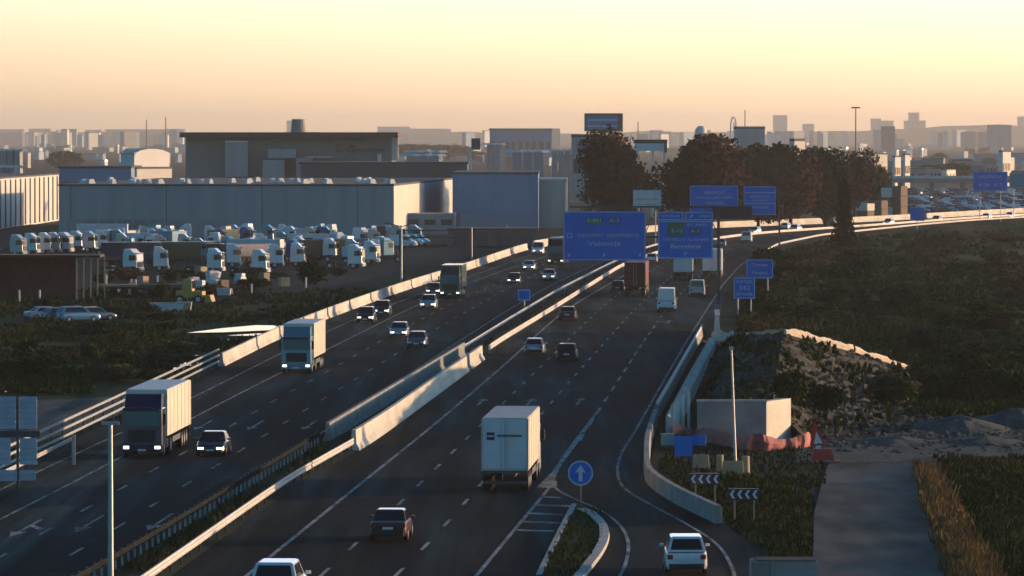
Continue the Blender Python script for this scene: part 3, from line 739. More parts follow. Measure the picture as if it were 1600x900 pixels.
def bush(px, py, w_, h, label, k=0, group=None, z=0.0):
    t = tree('bush', label, G(px, py, z), cr_bush[k], tr_bush, None, 0, (w_ / 3.2, w_ / 3.2, h / 2.0), group, 'bush')
bush(478, 444, 5.4, 3.6, 'big dark round bush standing in front of the lorry park', 0)
bush(1176, 522, 3.4, 1.5, 'pale olive bush on the shoulder just beyond the crest netting', 1)
bush(1235, 628, 3.0, 2.2, 'dark bush growing above the sunlit corner of the abutment', 0, z=2.2)
bush(1300, 640, 3.2, 1.8, 'dark bush on the rubble left of the gravel heaps', 0, z=1.4)
bush(1440, 612, 4.6, 2.2, 'olive bush beyond the low right end of the crest netting', 1)
bush(1540, 600, 6, 2.4, 'wide dark bush near the right edge above the gravel heaps', 0)
bush(1395, 625, 4.4, 2.2, 'green bush at the right end of the rubble slope', 1, z=0.8)
bush(1490, 628, 5.0, 2.4, 'broad bush between the netting end and the broad gravel heap', 0)
bush(1570, 630, 5.2, 2.6, 'dense dark bush at the right edge above the gravel heaps', 0)
bush(98, 262, 30, 12, 'dark round tree on the skyline beyond the lit left warehouse', 0)
bush(1200, 420, 6, 3.5, 'leafy bush beside the small blue exit signs', 0)
bush(1205, 452, 5.5, 3.8, 'dark bush right of the square blue exit sign', 0)
bush(1190, 485, 4.6, 2.8, 'low dark bush between the square exit sign and the crest', 0)
for i in range(95):
    while True:
        px, py = random.uniform(1180, 1600), random.uniform(375, 575)
        p = G(px, py)
        if p.x > xat(C_right, p.y) + 5 and not (px < 1450 and py > 505): break
    bush(px, py, random.uniform(3, 8), random.uniform(0.9, 2.2), 'scrubby bush scattered in the dark field right of the motorway', random.choice((0, 0, 1)), 'bushes scattered in the field')
for i in range(30):
    px, py = random.uniform(0, 300), random.uniform(480, 598)
    bush(px, py, random.uniform(2, 4.5), random.uniform(0.8, 1.8), 'low bush in the rough grass left of the motorway', random.choice((0, 1)), 'bushes in the left grass')
def tufts(name, label, region, n, h, wd, m, z=None, cond=None, cat='grass'):
    mb = MB(); k = 0
    (x0, x1, y0, y1) = region
    while k < n:
        px, py = random.uniform(x0, x1), random.uniform(y0, y1); p = G(px, py)
        if cond and not cond(px, py, p): k += 1; continue
        zz = z(p.x, p.y) if z else 0; k += 1
        if n > 8000 and nz2(p.x, p.y * 0.4, 0.12, 9) < -0.25: continue
        lush = 0.55 + 0.9 * max(0, nz2(p.x, p.y * .5, 0.35, 4) + .35)
        for _ in range(4):
            a = random.uniform(0, 6.28); r = wd * random.uniform(.4, 1); hh = h * lush * random.uniform(.4, 1.3)
            dx, dy = math.cos(a) * r, math.sin(a) * r; lx, ly = random.gauss(0, .3) * hh, random.gauss(0, .3) * hh
            mb.poly([(p.x - dx, p.y - dy, zz - .05), (p.x + dx, p.y + dy, zz - .05), (p.x + dx * .3 + lx, p.y + dy * .3 + ly, zz + hh)])
    return tag(obj(name, mb, m), label, cat, kind='stuff')
tufts('scrub_cover', 'dark green and brown scrub covering the field right of the motorway', (1150, 1640, 366, 600), 15000, 0.55, 0.5, 'scrub', z_field, lambda a, b, p: p.x > xat(C_right, p.y) + 2.5)
tufts('scrub_cover', 'dark scrub behind the gravel heaps at the right edge', (1400, 1640, 588, 656), 4200, 0.5, 0.35, 'scrub', None, lambda a, b, p: b < 655 - (a - 1400) * .06)
tufts('scrub_cover', 'scrub on the ground just beyond the crest netting', (1180, 1500, 500, 600), 3800, 0.5, 0.4, 'scrub', lambda x, y: -.15, lambda a, b, p: b < 512 + max(0, a - 1225) * .33)
tufts('verge_grass', 'sparse grass on the bare ground around the site blocks', (1030, 1290, 700, 760), 900, 0.22, 0.1, 'scrub')
tufts('rough_grass', 'dark rough grass between the lorry park and the motorway', (-20, 660, 452, 615), 11000, 0.42, 0.3, 'scrub', None, lambda a, b, p: p.x < xat(C_leftbar, p.y) - 1.5 and (abs(a - 370) / 95) ** 2 + (abs(b - 518) / 14) ** 2 > 1 + nz2(a, b, .05))
tufts('dry_grass', 'tall straw coloured grass lining the edge of the service road', (1420, 1570, 726, 940), 8000, 0.5, 0.08, 'straw', None, lambda a, b, p: abs(a - (1443 + (b - 726) * 0.45)) < (14 + (b - 726) * 0.12) * (.4 + 1.1 * random.random()))
tufts('verge_grass', 'green grass on the bank right of the straw grass', (1450, 1640, 715, 940), 7500, 0.3, 0.16, 'scrub', None, lambda a, b, p: a > 1462 + (b - 726) * 0.5 + 25 * random.random())
tufts('verge_grass', 'short grass behind the curved exit wall and the chevron signs', (1030, 1270, 745, 940), 5200, 0.25, 0.12, 'scrub', None, lambda a, b, p: b < 812 + (a - 1115) * 0.7 - 4 and a < 1292 - 70 * random.random() ** 2)
tufts('island_grass', 'short grass on the island at the exit', (845, 940, 796, 940), 1300, 0.2, 0.08, 'scrub', lambda x, y: 0.12, lambda a, b, p: 868 - (b - 845) * 0.5 + 4 < a < 940 - max(0, b - 850) * 0.75)
tufts('median_weeds', 'brown and green weeds on the soil of the median', (180, 960, 425, 900), 26000, 0.38, 0.1, 'scrub', lambda x, y: .1, lambda a, b, p: xat(C_medL, p.y) + .4 < p.x < xat(C_medR, p.y) - .5 and not (dpt(700) < p.y < dpt(570)), 'weeds')

# ------------------------------------------------------------------ vehicles
def wheel(parent, x, y, r, wd, rimr=0.6):
    s = 1 if x > 0 else -1; ty = MB(); ty.tube((x - wd / 2, y, r), (x + wd / 2, y, r), r, r, 20); t = obj('wheel', ty, 'rubber', parent, bevel=0.03)
    rm = MB(); rm.tube((x + s * (wd / 2 - 0.02), y, r), (x + s * (wd / 2 + 0.012), y, r), r * rimr, r * rimr * .9, 14); obj('rim', rm, 'rim', t); return t
CARS = dict(
    hatch=dict(L=4.2, W=1.78, H=1.48, belt=0.92, cb=(-2.02, 1.0), rf=(-1.62, 0.28), nose=0.74, tail=0.9),
    sedan=dict(L=4.6, W=1.82, H=1.45, belt=0.92, cb=(-1.75, 1.05), rf=(-1.0, 0.35), nose=0.72, tail=0.96),
    suv=dict(L=4.5, W=1.86, H=1.66, belt=1.04, cb=(-2.18, 1.1), rf=(-1.8, 0.4), nose=0.84, tail=1.0),
    van=dict(L=4.9, W=1.95, H=2.05, belt=1.15, cb=(-2.42, 1.75), rf=(-2.38, 0.95), nose=0.95, tail=1.12),
    bigvan=dict(L=5.9, W=2.05, H=2.6, belt=1.25, cb=(-2.92, 2.2), rf=(-2.9, 1.5), nose=1.05, tail=1.2))
def car(style, paint_, label, px, py, h, oncoming=False, lights=False, name='car', group=None, sc=1.0, cat=None, loc=None):
    s = CARS[style]; L, W, H = s['L'], s['W'], s['H']; bl = s['belt']
    c = (loc if loc is not None else G(px, py)) + dirv(h) * (L * sc / 2 if loc is None else 0)
    t = thing(name, label, cat or ('van' if 'van' in style else 'car'), c, -h + (math.pi if oncoming else 0), group); t.scale = (sc, sc, sc)
    hw = W / 2; st = []
    f = L / 2; cf = s['cb'][1]
    stations = [(-f, s['tail'] * .78, .86, .32), (-f + .06, s['tail'] * .95, .93, .26), (-f + .3, s['tail'], .985, .22), (-1.2, bl, 1, .2), (0.2, bl, 1, .2), (cf, bl, .995, .2), (cf + (f - cf) * .5, bl * .5 + s['nose'] * .5 + .04, .98, .2), (f - .22, s['nose'], .93, .22), (f - .04, s['nose'] * .86, .84, .26), (f, s['nose'] * .7, .76, .32)]
    rings = []
    for (y, zt, k, zb) in stations:
        a = hw * k; r = [(-a * .93, zb), (-a, zb + .14), (-a, zt * .62), (-a * .97, zt - .07), (-a * .88, zt), (a * .88, zt), (a * .97, zt - .07), (a, zt * .62), (a, zb + .14), (a * .93, zb)]
        rings.append([(x, y, z) for x, z in r][::-1])
    mb = MB(); mb.loft(rings)
    r0, r1 = s['rf']; b0, b1 = s['cb']; wb, wr = hw * .93, hw * (.74 if 'van' not in style else .86)
    cab = [[(-wb, b0, bl - .03), (wb, b0, bl - .03), (wr, r0, H - .05), (-wr, r0, H - .05)]]
    zt = H
    q = len(mb.v)
    B = [(-wb, b0, bl - .03), (wb, b0, bl - .03), (wb, b1, bl - .03), (-wb, b1, bl - .03)]; T = [(-wr, r0, H - .04), (wr, r0, H - .04), (wr, r1, H - .04), (-wr, r1, H - .04)]
    T2 = [(-wr * .85, r0 + .12, H), (wr * .85, r0 + .12, H), (wr * .85, r1 - .12, H), (-wr * .85, r1 - .12, H)]
    mb.v += B + T + T2
    for i in range(4):
        j = (i + 1) % 4; mb.f += [(q + i, q + j, q + 4 + j, q + 4 + i), (q + 4 + i, q + 4 + j, q + 8 + j, q + 8 + i)]
    mb.f.append((q + 8, q + 9, q + 10, q + 11))
    body = obj('body', mb, 'paint_' + paint_, t, bevel=0.03)
    def pane(name, A, Bp, C_, D_, ins=(0.08, 0.1, 0.08, 0.14), o=0.012):
        A, Bp, C_, D_ = map(Vector, (A, Bp, C_, D_)); n = (Bp - A).cross(D_ - A).normalized() * o
        def pt(u, v): return A.lerp(Bp, u).lerp(D_.lerp(C_, u), v) + n
        m2 = MB(); m2.poly([pt(ins[0], ins[3]), pt(1 - ins[0], ins[3]), pt(1 - ins[0], 1 - ins[1]), pt(ins[0], 1 - ins[1])]); obj(name, m2, 'glass', t)
    pane('rear_window', B[0], B[1], T[1], T[0]) if style != 'bigvan' else None
    pane('windscreen', B[2], B[3], T[3], T[2], (0.05, 0.08, 0.05, 0.1))
    if 'van' in style:
        for s_, (a_, b_, c_, d_) in ((1, (B[1], B[2], T[2], T[1])), (-1, (B[3], B[0], T[0], T[3]))):
            A, Bb, Cc, Dd = map(Vector, (a_, b_, c_, d_))
            if s_ == 1: A = A.lerp(Bb, .62); Dd = Dd.lerp(Cc, .62)
            else: Bb = A.lerp(Bb, .38); Cc = Dd.lerp(Cc, .38)
            pane('side_window', A, Bb, Cc, Dd, (0.1, 0.15, 0, 0.12))
    else:
        pane('side_window', B[1], B[2], T[2], T[1], (0.09, 0.12, 0, 0.12)); pane('side_window', B[3], B[0], T[0], T[3], (0.09, 0.12, 0, 0.12))
    wr_ = 0.33 if 'big' not in style else .36
    for x in (-1, 1):
        for y in (-f + .85, f - .85): wheel(t, x * (hw - .095), y, wr_, .21)
        m2 = MB(); m2.box((x * hw * .62, f - .05, s['nose'] * .72), (.36, .16, .14), rz=-x * .15); obj('headlight', m2, 'headlamp' if lights else 'lamp_off', t)
        m2 = MB(); m2.box((x * hw * .78, -f + .05, s['tail'] * .78), (.24, .12, .2), rz=x * .15); obj('tail_light', m2, 'tail', t)
        m2 = MB(); m2.box((x * (hw + .1), cf - .45, bl + .08), (.2, .1, .13)); obj('mirror', m2, 'paint_' + paint_, t, bevel=.02)
    obj('front_bumper', MB().box((0, f - .06, .36), (W * .78, .2, .2)), 'plastic', t, bevel=.03)
    obj('rear_bumper', MB().box((0, -f + .05, .37), (W * .84, .2, .22)), 'plastic', t, bevel=.03)
    obj('grille', MB().box((0, f - .01, s['nose'] * .62), (.7, .08, .1)), 'plastic', t)
    obj('number_plate', MB().box((0, -f - .03, s['tail'] * .66), (.5, .05, .11)), 'plate', t); obj('number_plate', MB().box((0, f + .06, .42), (.5, .04, .11)), 'plate', t)
    return t
def tractor_parts(t, pm, y0, lights, top=3.7, teal=None):
    """cab whose front face is at local y = y0"""
    L = 2.2; yc = y0 - L / 2
    mb = MB(); mb.box((0, yc, 1.9), (2.46, L, 2.3), top=(0.98, 0.93), sh=(0, -0.06)); obj('cab', mb, pm, t, bevel=.09)
    mb = MB(); mb.box((0, yc - .2, (3.04 + top) / 2), (2.3, 1.6, top - 3.04), top=(0.97, 0.62), sh=(0, -0.26)); obj('roof_deflector', mb, teal or pm, t, bevel=.08)
    m2 = MB(); m2.poly([(-1.1, y0 + .012 - .02, 1.95), (1.1, y0 + .012 - .02, 1.95), (1.08, y0 - .10, 2.85), (-1.08, y0 - .10, 2.85)]); 
    m2.v = [(x * -1, y + .03, z) for x, y, z in m2.v]; obj('windscreen', m2, 'glass', t)
    obj('sun_visor', MB().box((0, y0 + .04, 2.93), (2.2, .22, .12)), 'plastic', t)
    obj('grille', MB().box((0, y0 + .01, 1.35), (1.7, .08, .75)), 'plastic', t)
    obj('bumper', MB().box((0, y0 - .02, .62), (2.45, .3, .5)), pm, t, bevel=.04)
    for x in (-1, 1):
        obj('headlight', MB().box((x * .95, y0 + .10, .66), (.34, .12, .18)), 'headlamp' if lights else 'lamp_off', t)
        m2 = MB(); m2.box((x * 1.36, y0 - .12, 2.35), (.18, .14, .62)); obj('mirror', m2, 'plastic', t, bevel=.03)
        m2 = MB(); m2.poly([(x * 1.232, y0 - .25, 1.95), (x * 1.232, y0 - 1.2, 1.95), (x * 1.222, y0 - 1.2, 2.7), (x * 1.222, y0 - .35, 2.7)][::x]); m2.v = [(a + x * .012, b, c) for a, b, c in m2.v]; obj('side_window', m2, 'glass', t)
        wheel(t, x * 1.06, y0 - 1.35, .5, .3); wheel(t, x * .98, y0 - 4.9, .5, .5)
        obj('fuel_tank', MB().box((x * .95, y0 - 3.2, .75), (.5, 1.3, .55)), 'steel_dark', t, bevel=.06)
    obj('number_plate', MB().box((0, y0 + .145, .5), (.5, .03, .11)), 'plate', t)
    mb = MB(); mb.box((-.42, y0 - 3.6, .95), (.1, 4.6, .25)); mb.box((.42, y0 - 3.6, .95), (.1, 4.6, .25)); mb.box((0, y0 - 4.6, 1.1), (.94, .9, .1)); mb.box((0, y0 - 5.85, .95), (.94, .12, .25)); obj('chassis', mb, 'steel_dark', t)
def lorry(label, px, py, h, cabm='paint_white', boxm='box_white', oncoming=False, lights=False, doorm=None, top=4.0, L=16.0, logo=None, roofm=None, group=None, deflect=None):
    c = G(px, py) + dirv(h) * L / 2
    t = thing('lorry', label, 'lorry', c, -h + (math.pi if oncoming else 0), group)
    f = L / 2; tractor_parts(t, cabm, f, lights, min(3.85, top - .1), deflect)
    y0, y1 = -f, f - 2.55; W = 2.55
    bx = MB(); bx.box((0, (y0 + y1) / 2, (1.2 + top) / 2), (W, y1 - y0 - .06, top - 1.2)); tb = obj('trailer', bx, boxm, t, bevel=.03)
    obj('trailer_roof', MB().box((0, (y0 + y1) / 2, top + .02), (W - .1, y1 - y0 - .2, .05)), roofm or 'tarp_grey', tb)
    sm_ = MB().box((0, 0, (1.2 + top) / 2), (.02, .09, top - 1.22)).mesh('strap'); sm_.materials.append(M['tarp_grey'] if boxm != 'box_red' else M['box_red'])
    for k in range(6):
        for x in (-1, 1): so_ = obj('strap', sm_, None, tb); so_.location = (x * (W / 2 + .008), y0 + (k + .6) * (y1 - y0) / 6.3, 0)
    for x in (-1, 1):
        dm = MB(); dm.box((x * .62, y0 - .0, (1.25 + top) / 2), (1.2, .09, top - 1.36)); obj('rear_door', dm, doorm or boxm, tb, bevel=.02)
        hg = MB(); hg.tube((x * .18, y0 - .07, 1.3), (x * .18, y0 - .07, top - .15), .014, .014, 6); obj('lock_rod', hg, 'steel', tb)
        obj('tail_light', MB().box((x * 1.0, y0 - .02, .98), (.42, .1, .16)), 'tail', tb)
        for k in range(3): wheel(t, x * 1.02, y0 + 1.9 + k * 1.32, .5, .38)
        obj('side_guard', MB().box((x * 1.2, (y0 + y1) / 2 + 1.2, .82), (.05, 4.6, .34)), 'steel_dark', t)
        obj('mudflap', MB().box((x * 1.0, y0 + .75, .55), (.5, .04, .5)), 'rubber', t)
        obj('corner_post', MB().box((x * 1.25, y0 - .01, (1.2 + top) / 2), (.09, .12, top - 1.2)), 'steel' if boxm != 'box_red' else 'box_red', tb)
    obj('rear_sill', MB().box((0, y0 + .02, 1.14), (2.5, .16, .14)), 'steel_dark', tb)
    obj('bumper_bar', MB().box((0, y0 + .1, .55), (2.4, .12, .16)), 'steel_dark', t)
    fr = MB(); fr.box((-.5, (y0 + y1) / 2, 1.0), (.12, y1 - y0 - .8, .3)); fr.box((.5, (y0 + y1) / 2, 1.0), (.12, y1 - y0 - .8, .3)); obj('chassis', fr, 'steel_dark', t)
    if logo:
        obj('emblem', MB().box((-.78, y0 - .055, top - .95), (.42, .03, .42)), 'paint_navy', tb)
        obj('stripe', MB().box((-.78, y0 - .075, top - .95), (.36, .02, .08)), 'box_white', tb)
        obj('lettering_band', MB().box((.25, y0 - .052, top - .93), (1.35, .03, .13)), 'paint_grey', tb)
    return t
HL, HR = vp(1160), vp(1240)
# departing carriageway
lorry('white box lorry with a dark square emblem on its rear doors, driving away', 789, 770, HR, 'paint_white', 'tarp_cream', doorm='box_white', logo=True, roofm='tarp_grey', top=4.05, L=16.0)
car('sedan', 'maroon', 'dark maroon saloon driving away below the white box lorry', 606, 846, HR)
car('suv', 'white', 'white car cut off by the bottom edge in the first lane, driving away', 427, 951, HR, sc=1.12)
car('suv', 'white', 'white car on the exit ramp at the bottom right, tail towards us', 1073, 898, R(-3) + HR, name='car')
car('hatch', 'silver', 'silver grey hatchback in the first lane, beside the median, level with the black one', 834, 555, HR)
car('hatch', 'black', 'black hatchback in the second lane, right of the silver grey one', 885, 564, HR)
car('sedan', 'maroon', 'dark red car in the first lane, ahead of the silver grey hatchback', 886, 501, HR)
car('hatch', 'black', 'dark car close beside the left of the red lorry', 965, 457, vp(1300))
lorry('red box lorry partly hidden under the big blue sign', 992, 463, vp(1280), 'paint_maroon', 'box_red', doorm='box_red', roofm='box_red', top=4.1)
car('bigvan', 'white', 'white panel van with plain rear doors driving away in the third lane', 1041, 487, HR)
car('van', 'silver', 'small pale van driving away near the right edge, ahead of the white panel van', 1089, 464, HR)
lorry('grey lorry under the smaller gantry sign', 1067, 439, vp(1290), 'paint_grey', 'box_white', top=3.7, L=13)
lorry('tall pale lorry at the right end of the smaller gantry sign', 1112, 437, vp(1290), 'paint_white', 'box_white', top=4.0)
car('hatch', 'white', 'white roofed car glimpsed in the gap between the two gantry signs', 1018, 411, vp(1300))
car('hatch', 'silver', 'small car on the far bend just right of the smaller gantry sign', 1126, 386, vp(1450))
car('van', 'white', 'white van in the distance in the middle of the far bend', 1166, 379, vp(1600))
# oncoming carriageway
lorry('dark blue lorry with a sunlit cream trailer, coming towards us at the left', 222, 716, HL, 'paint_navy', 'tarp_cream', True, True, top=4.0, L=16.5, roofm='box_white')
lorry('pale teal and white lorry coming towards us along the left edge', 463, 584, HL, 'paint_teal', 'tarp_cream', True, True, top=4.0, L=14.5, roofm='box_white')
car('sedan', 'black', 'black saloon with bright headlights beside the dark blue lorry', 328, 714, HL, True, True)
car('suv', 'black', 'front one of two dark cars nose to tail along the left barrier', 570, 505, vp(1200), True, True)
car('suv', 'black', 'rear one of two dark cars nose to tail along the left barrier', 595, 494, vp(1200), True, True)
car('hatch', 'silver', 'silver car with bright headlights amid the oncoming lanes, left of a dark one', 622, 528, HL, True, True)
car('hatch', 'grey', 'dark grey car without lights close behind the silver one, nearer the median', 650, 544, HL, True, False)
car('suv', 'silver', 'pale car just below the dark green lorry', 668, 484, vp(1200), True, True)
car('hatch', 'maroon', 'dark car squeezed between the left barrier and the dark green lorry', 676, 461, vp(1210), True, True)
lorry('dark green lorry against the left barrier, lit along its right side', 703, 466, vp(1230), 'paint_green', 'paint_green', True, True, top=3.9, L=12, roofm='paint_green')
car('hatch', 'black', 'dark car with two bright headlights past the small blue median sign', 802, 444, vp(1220), True, True)
car('hatch', 'silver', 'pale car with its headlights on, nearest the median before the big sign', 857, 438, vp(1240), True, True)
lorry('dark lorry coming out from behind the left edge of the big blue sign', 868, 414, vp(1280), 'paint_black', 'paint_green', True, True, top=4.0)
car('van', 'white', 'white van at the end of the left barrier, beside the dark lorry', 840, 398, vp(1260), True, True)
car('hatch', 'white', 'tiny white car ahead of the dark lorry by the big blue sign', 826, 423, vp(1240), True, True)
for i, (px, py) in enumerate(((1175, 366), (1240, 362), (1300, 359), (1225, 359), (1385, 352), (1462, 347), (1575, 341), (1540, 343))):
    car('hatch', ('white', 'silver', 'black')[i % 3], 'tiny car far off on the bend', px, py, vp(3600), i % 2 == 0, i % 2 == 0, group='cars far off on the bend')

# stacks beyond the bend; cream puts their sunlit strips into the colour
for i, (px, py, wd, hh, m_) in enumerate(((1352, 341, 3.2, 3.6, 'wall_cream'), (1374, 340, 3.0, 4.2, 'wall_brown'), (1388, 339, 2.6, 7.2, 'wall_cream'), (1404, 339, 3.2, 7.6, 'wall_brown'))):
    lab = ('low cream stack beyond the bend, first of the sunlit stacks from the left', 'brown stack beyond the bend, second of the sunlit stacks from the left', 'tall narrow cream stack beyond the bend in full sun', 'tall brown stack at the right end of the sunlit stacks')[i]
    p = G(px, py); t = thing('container_stack', lab, 'stack', p, R(55)); n = max(2, int(hh / 2.0))
    for k in range(n): obj('container', MB().box((0, 0, (k + .5) * hh / n), (wd + .12 * (k % 2), wd, hh / n - .08)), m_ if (k + i) % 3 else 'wall_brown', t, bevel=.04)

# ------------------------------------------------------------------ signs
def board(t, w_, h, x=0, z=0, m='sign_blue', y=0.0, name='panel', rim=True):
    p = obj(name, MB().box((x, y, z + h / 2), (w_, 0.12, h)), m, t)
    if rim:
        mb = MB(); e = 0.09
        for c, d in (((x, y - .07, z + e), (w_ - .1, .03, e)), ((x, y - .07, z + h - e), (w_ - .1, .03, e)), ((x - w_ / 2 + e, y - .07, z + h / 2), (e, .03, h - .28)), ((x + w_ / 2 - e, y - .07, z + h / 2), (e, .03, h - .28))): mb.box(c, d)
        obj('border', mb, 'sign_text', p)
    return p
def write(p, s, size, x, z, y=-0.075, m='sign_text', fit=None):
    me = text_mesh(s, size); o = obj('lettering', me, m, p); o.location = (x, y, z)
    if fit:
        wdt = max(v.co.x for v in me.vertices) - min(v.co.x for v in me.vertices); o.scale = (fit / wdt, 1, 1)
    return o
def arrow_mesh(ang, s):
    mb = MB(); pts = [(-.09, -.5), (.09, -.5), (.09, .05), (.34, -.06), (0, .5), (-.34, -.06), (-.09, .05)]
    ca, sa = math.cos(ang), math.sin(ang); A = [((x * ca - y * sa) * s, (x * sa + y * ca) * s) for x, y in pts]
    mb.poly([(x, 0, z) for x, z in A]); return mb
def arrow(p, x, z, s=.6, ang=math.pi, y=-.08, m='sign_text'):
    o = obj('arrow', arrow_mesh(ang, s), m, p); o.location = (x, y, z); return o
SY = 612.0; K = FPX / SY
def sx(px): return (px - 800) / K
def szz(py): return CH - (py - HZ) / K
t = thing('gantry_sign', 'nearer gantry carrying the big blue direction sign and a smaller divided one', 'gantry', (sx(1123), SY, 0))
ox = sx(1123)
obj('post', MB().box((0, 0.6, 5.75), (.3, .3, 11.5)), 'steel_dark', t); obj('base', MB().box((0, .6, .3), (.6, .6, .6)), 'concrete_dark', t)
mb = MB()
xa = sx(890) - ox
mb.box(((xa) / 2, .6, 11.6), (-xa, .2, .2)); mb.box((xa / 2, .6, 8.2), (-xa, .2, .2))
for k in range(12):
    a = xa * k / 12; b = xa * (k + 1) / 12; mb.tube((a, .6, 11.5 if k % 2 else 8.3), (b, .6, 8.3 if k % 2 else 11.5), .05, .05, 6)
obj('truss', mb, 'steel_dark', t)
w1 = (1009 - 880) / K; h1 = (407 - 330) / K; p = board(t, w1, h1, (sx(944.5) - ox), szz(407)); X0 = sx(944.5) - ox; Z = szz(407)
for (px_, wdd, s_, m_) in ((929, 1.9, 'E-901', 'sign_green'), (960, 1.35, 'A-3', 'paint_blue')):
    bb = obj('route_box', MB().box((sx(px_) - ox, -.085, szz(345)), (wdd, .03, .8)), m_, p); write(bb, s_, .62, sx(px_) - ox, szz(345), -.11, fit=wdd * .8)
mb = MB(); xx = sx(890) - ox
for c, d in (((xx, -.08, szz(364.5)), (.5, .03, .09)), ((xx, -.08, szz(371)), (.5, .03, .09)), ((xx - .25, -.08, szz(367.7)), (.09, .03, .5)), ((xx + .25, -.08, szz(367.7)), (.09, .03, .5))): mb.box(c, d)
obj('symbol', mb, 'sign_text', p)
write(p, 'AEROPORT  AEROPUERTO', .52, sx(950) - ox, szz(368), fit=7.0)
write(p, 'Valencia', .78, sx(944) - ox, szz(380.5), fit=3.7)
for a_ in (889, 944, 1000): arrow(p, sx(a_) - ox, szz(398), .55, math.pi - .5)
w2 = (1114 - 1028) / K; X2 = sx(1071) - ox
p = board(t, w2, (404 - 345) / K, X2, szz(404)); 
for (a_, b_) in ((1028, 1068), (1070, 1114)):
    q = board(t, (b_ - a_) / K, 14 / K, sx((a_ + b_) / 2) - ox, szz(344.5))
    if a_ == 1028: write(q, 'SORTIDA 342', .4, sx(1048) - ox, szz(337.5), fit=2.1)
    else: arrow(q, sx(1080) - ox, szz(337.5), .6, -.8); write(q, 'SALIDA', .4, sx(1101) - ox, szz(337.5), fit=1.2)
bb = obj('route_box', MB().box((sx(1056) - ox, -.085, szz(358)), (1.9, .03, 1.5)), 'sign_green', p); write(bb, 'E-15', .6, sx(1058) - ox, szz(361), -.11, fit=1.2)
write(p, 'BY-PASS', .4, sx(1089) - ox, szz(351.5), fit=2.2)
bb = obj('route_box', MB().box((sx(1086) - ox, -.085, szz(361.5)), (1.4, .03, .75)), 'paint_blue', p); write(bb, 'A-7', .5, sx(1086) - ox, szz(361.5), -.11, fit=1.0)
write(p, 'CASTELLO  ALACANT', .42, sx(1071) - ox, szz(374.5), fit=5.2); write(p, 'Barcelona', .7, sx(1071) - ox, szz(385), fit=3.4)
arrow(p, sx(1071) - ox, szz(396), .5, -.6)

SY = 905.0; K = FPX / SY
t = thing('gantry_sign', 'farther gantry with two blue boards and a black message panel', 'gantry', (sx(1218), SY, 0)); ox = sx(1218)
obj('post', MB().box((0, .6, 5.3), (.3, .3, 10.6)), 'steel_dark', t); obj('base', MB().box((0, .6, .25), (.9, .9, .5)), 'concrete_dark', t)
mb = MB(); xa = sx(1078) - ox; mb.box((xa / 2, .6, 10.6), (-xa, .2, .2)); mb.box((xa / 2, .6, 8.0), (-xa, .2, .2))
for k in range(14): mb.tube((xa * k / 14, .6, 10.5 if k % 2 else 8.1), (xa * (k + 1) / 14, .6, 8.1 if k % 2 else 10.5), .05, .05, 6)
obj('truss', mb, 'steel_dark', t)
p = board(t, 75 / K, 46 / K, sx(1115.5) - ox, szz(336)); write(p, 'AEROPORT', .75, sx(1117) - ox, szz(301), fit=3.8); write(p, 'VALENCIA  AEROPUERTO', .5, sx(1117) - ox, szz(309), fit=6.4); write(p, 'MANISES', .6, sx(1117) - ox, szz(317.5), fit=3.2)
p = board(t, 50 / K, 45 / K, sx(1187) - ox, szz(336)); 
obj('divider', MB().box((sx(1187) - ox, -.085, szz(301)), (5.0, .03, .12)), 'sign_text', p); obj('divider', MB().box((sx(1187) - ox, -.085, szz(318)), (5.0, .03, .12)), 'sign_text', p)
write(p, 'BARCELONA', .55, sx(1187) - ox, szz(307), fit=3.2); write(p, 'ALACANT', .5, sx(1187) - ox, szz(313), fit=2.8); write(p, 'SORTIDA', .5, sx(1187) - ox, szz(324), fit=3)
obj('message_panel', MB().box((sx(1144) - ox, -.35, szz(332)), (62 / K, .4, 20 / K)), 'sign_black', t, bevel=.05)

def postsign(name, label, px, pyb, wpx, hpx, pz, m='sign_blue', posts=2, rows=(), dist=None, border=True, textm='sign_text'):
    p0 = G(px, pyb) if dist is None else Vector((D(px, pyb, dist).x, dist, 0)); k = FPX / p0.y
    w_, h = wpx / k, hpx / k; z = CH - (pz - HZ) / k - h       # pz = top of the panel
    t = thing(name, label, 'sign', p0)
    p = board(t, w_, h, 0, z, m, rim=border)
    xs = (0,) if posts == 1 else (-w_ * .3, w_ * .3)
    for x in xs: obj('post', MB().tube((x, .14, -.2), (x, .14, z + h * .8), .08, .08, 8), 'steel_post', t)
    for s_, fz, sz, fw in rows: write(p, s_, sz * h, 0, z + h * fz, m=textm, fit=w_ * fw)
    return t
postsign('exit_sign', 'square blue exit sign, nearer of the two beside the right shoulder', 1163, 492, 34, 34, 433, rows=(('SORTIDA', .78, .22, .75), ('342', .5, .3, .5), ('Xirivella', .22, .22, .75)))
postsign('exit_sign', 'wide blue exit sign behind the square one beside the right shoulder', 1187, 470, 42, 30, 405, rows=(('Torrent', .7, .26, .6), ('Alaquas', .3, .26, .6)))
postsign('direction_sign', 'grey board seen between the two rusty trees, left of the back gantry', 1011, 384, 44, 28, 297, m='sign_grey', rows=(('_____', .62, .3, .8), ('____', .3, .3, .7)), textm='roof_dark')
postsign('motorway_sign', 'small blue sign standing in the median beyond the long wall', 819, 487, 20, 18, 452, posts=1)
postsign('direction_sign', 'blue board far off at the right above the crowded car park', 1547, 345, 54, 30, 268, rows=(('VALENCIA', .72, .22, .7), ('V-30  A-7', .3, .22, .7)))
postsign('direction_sign', 'blue grey board cut off by the right edge above the car park', 1594, 342, 34, 24, 270, m='paint_teal')
postsign('motorway_sign', 'small dark blue sign at the near side of the far bend', 1433, 357, 22, 20, 325, posts=1, border=False)
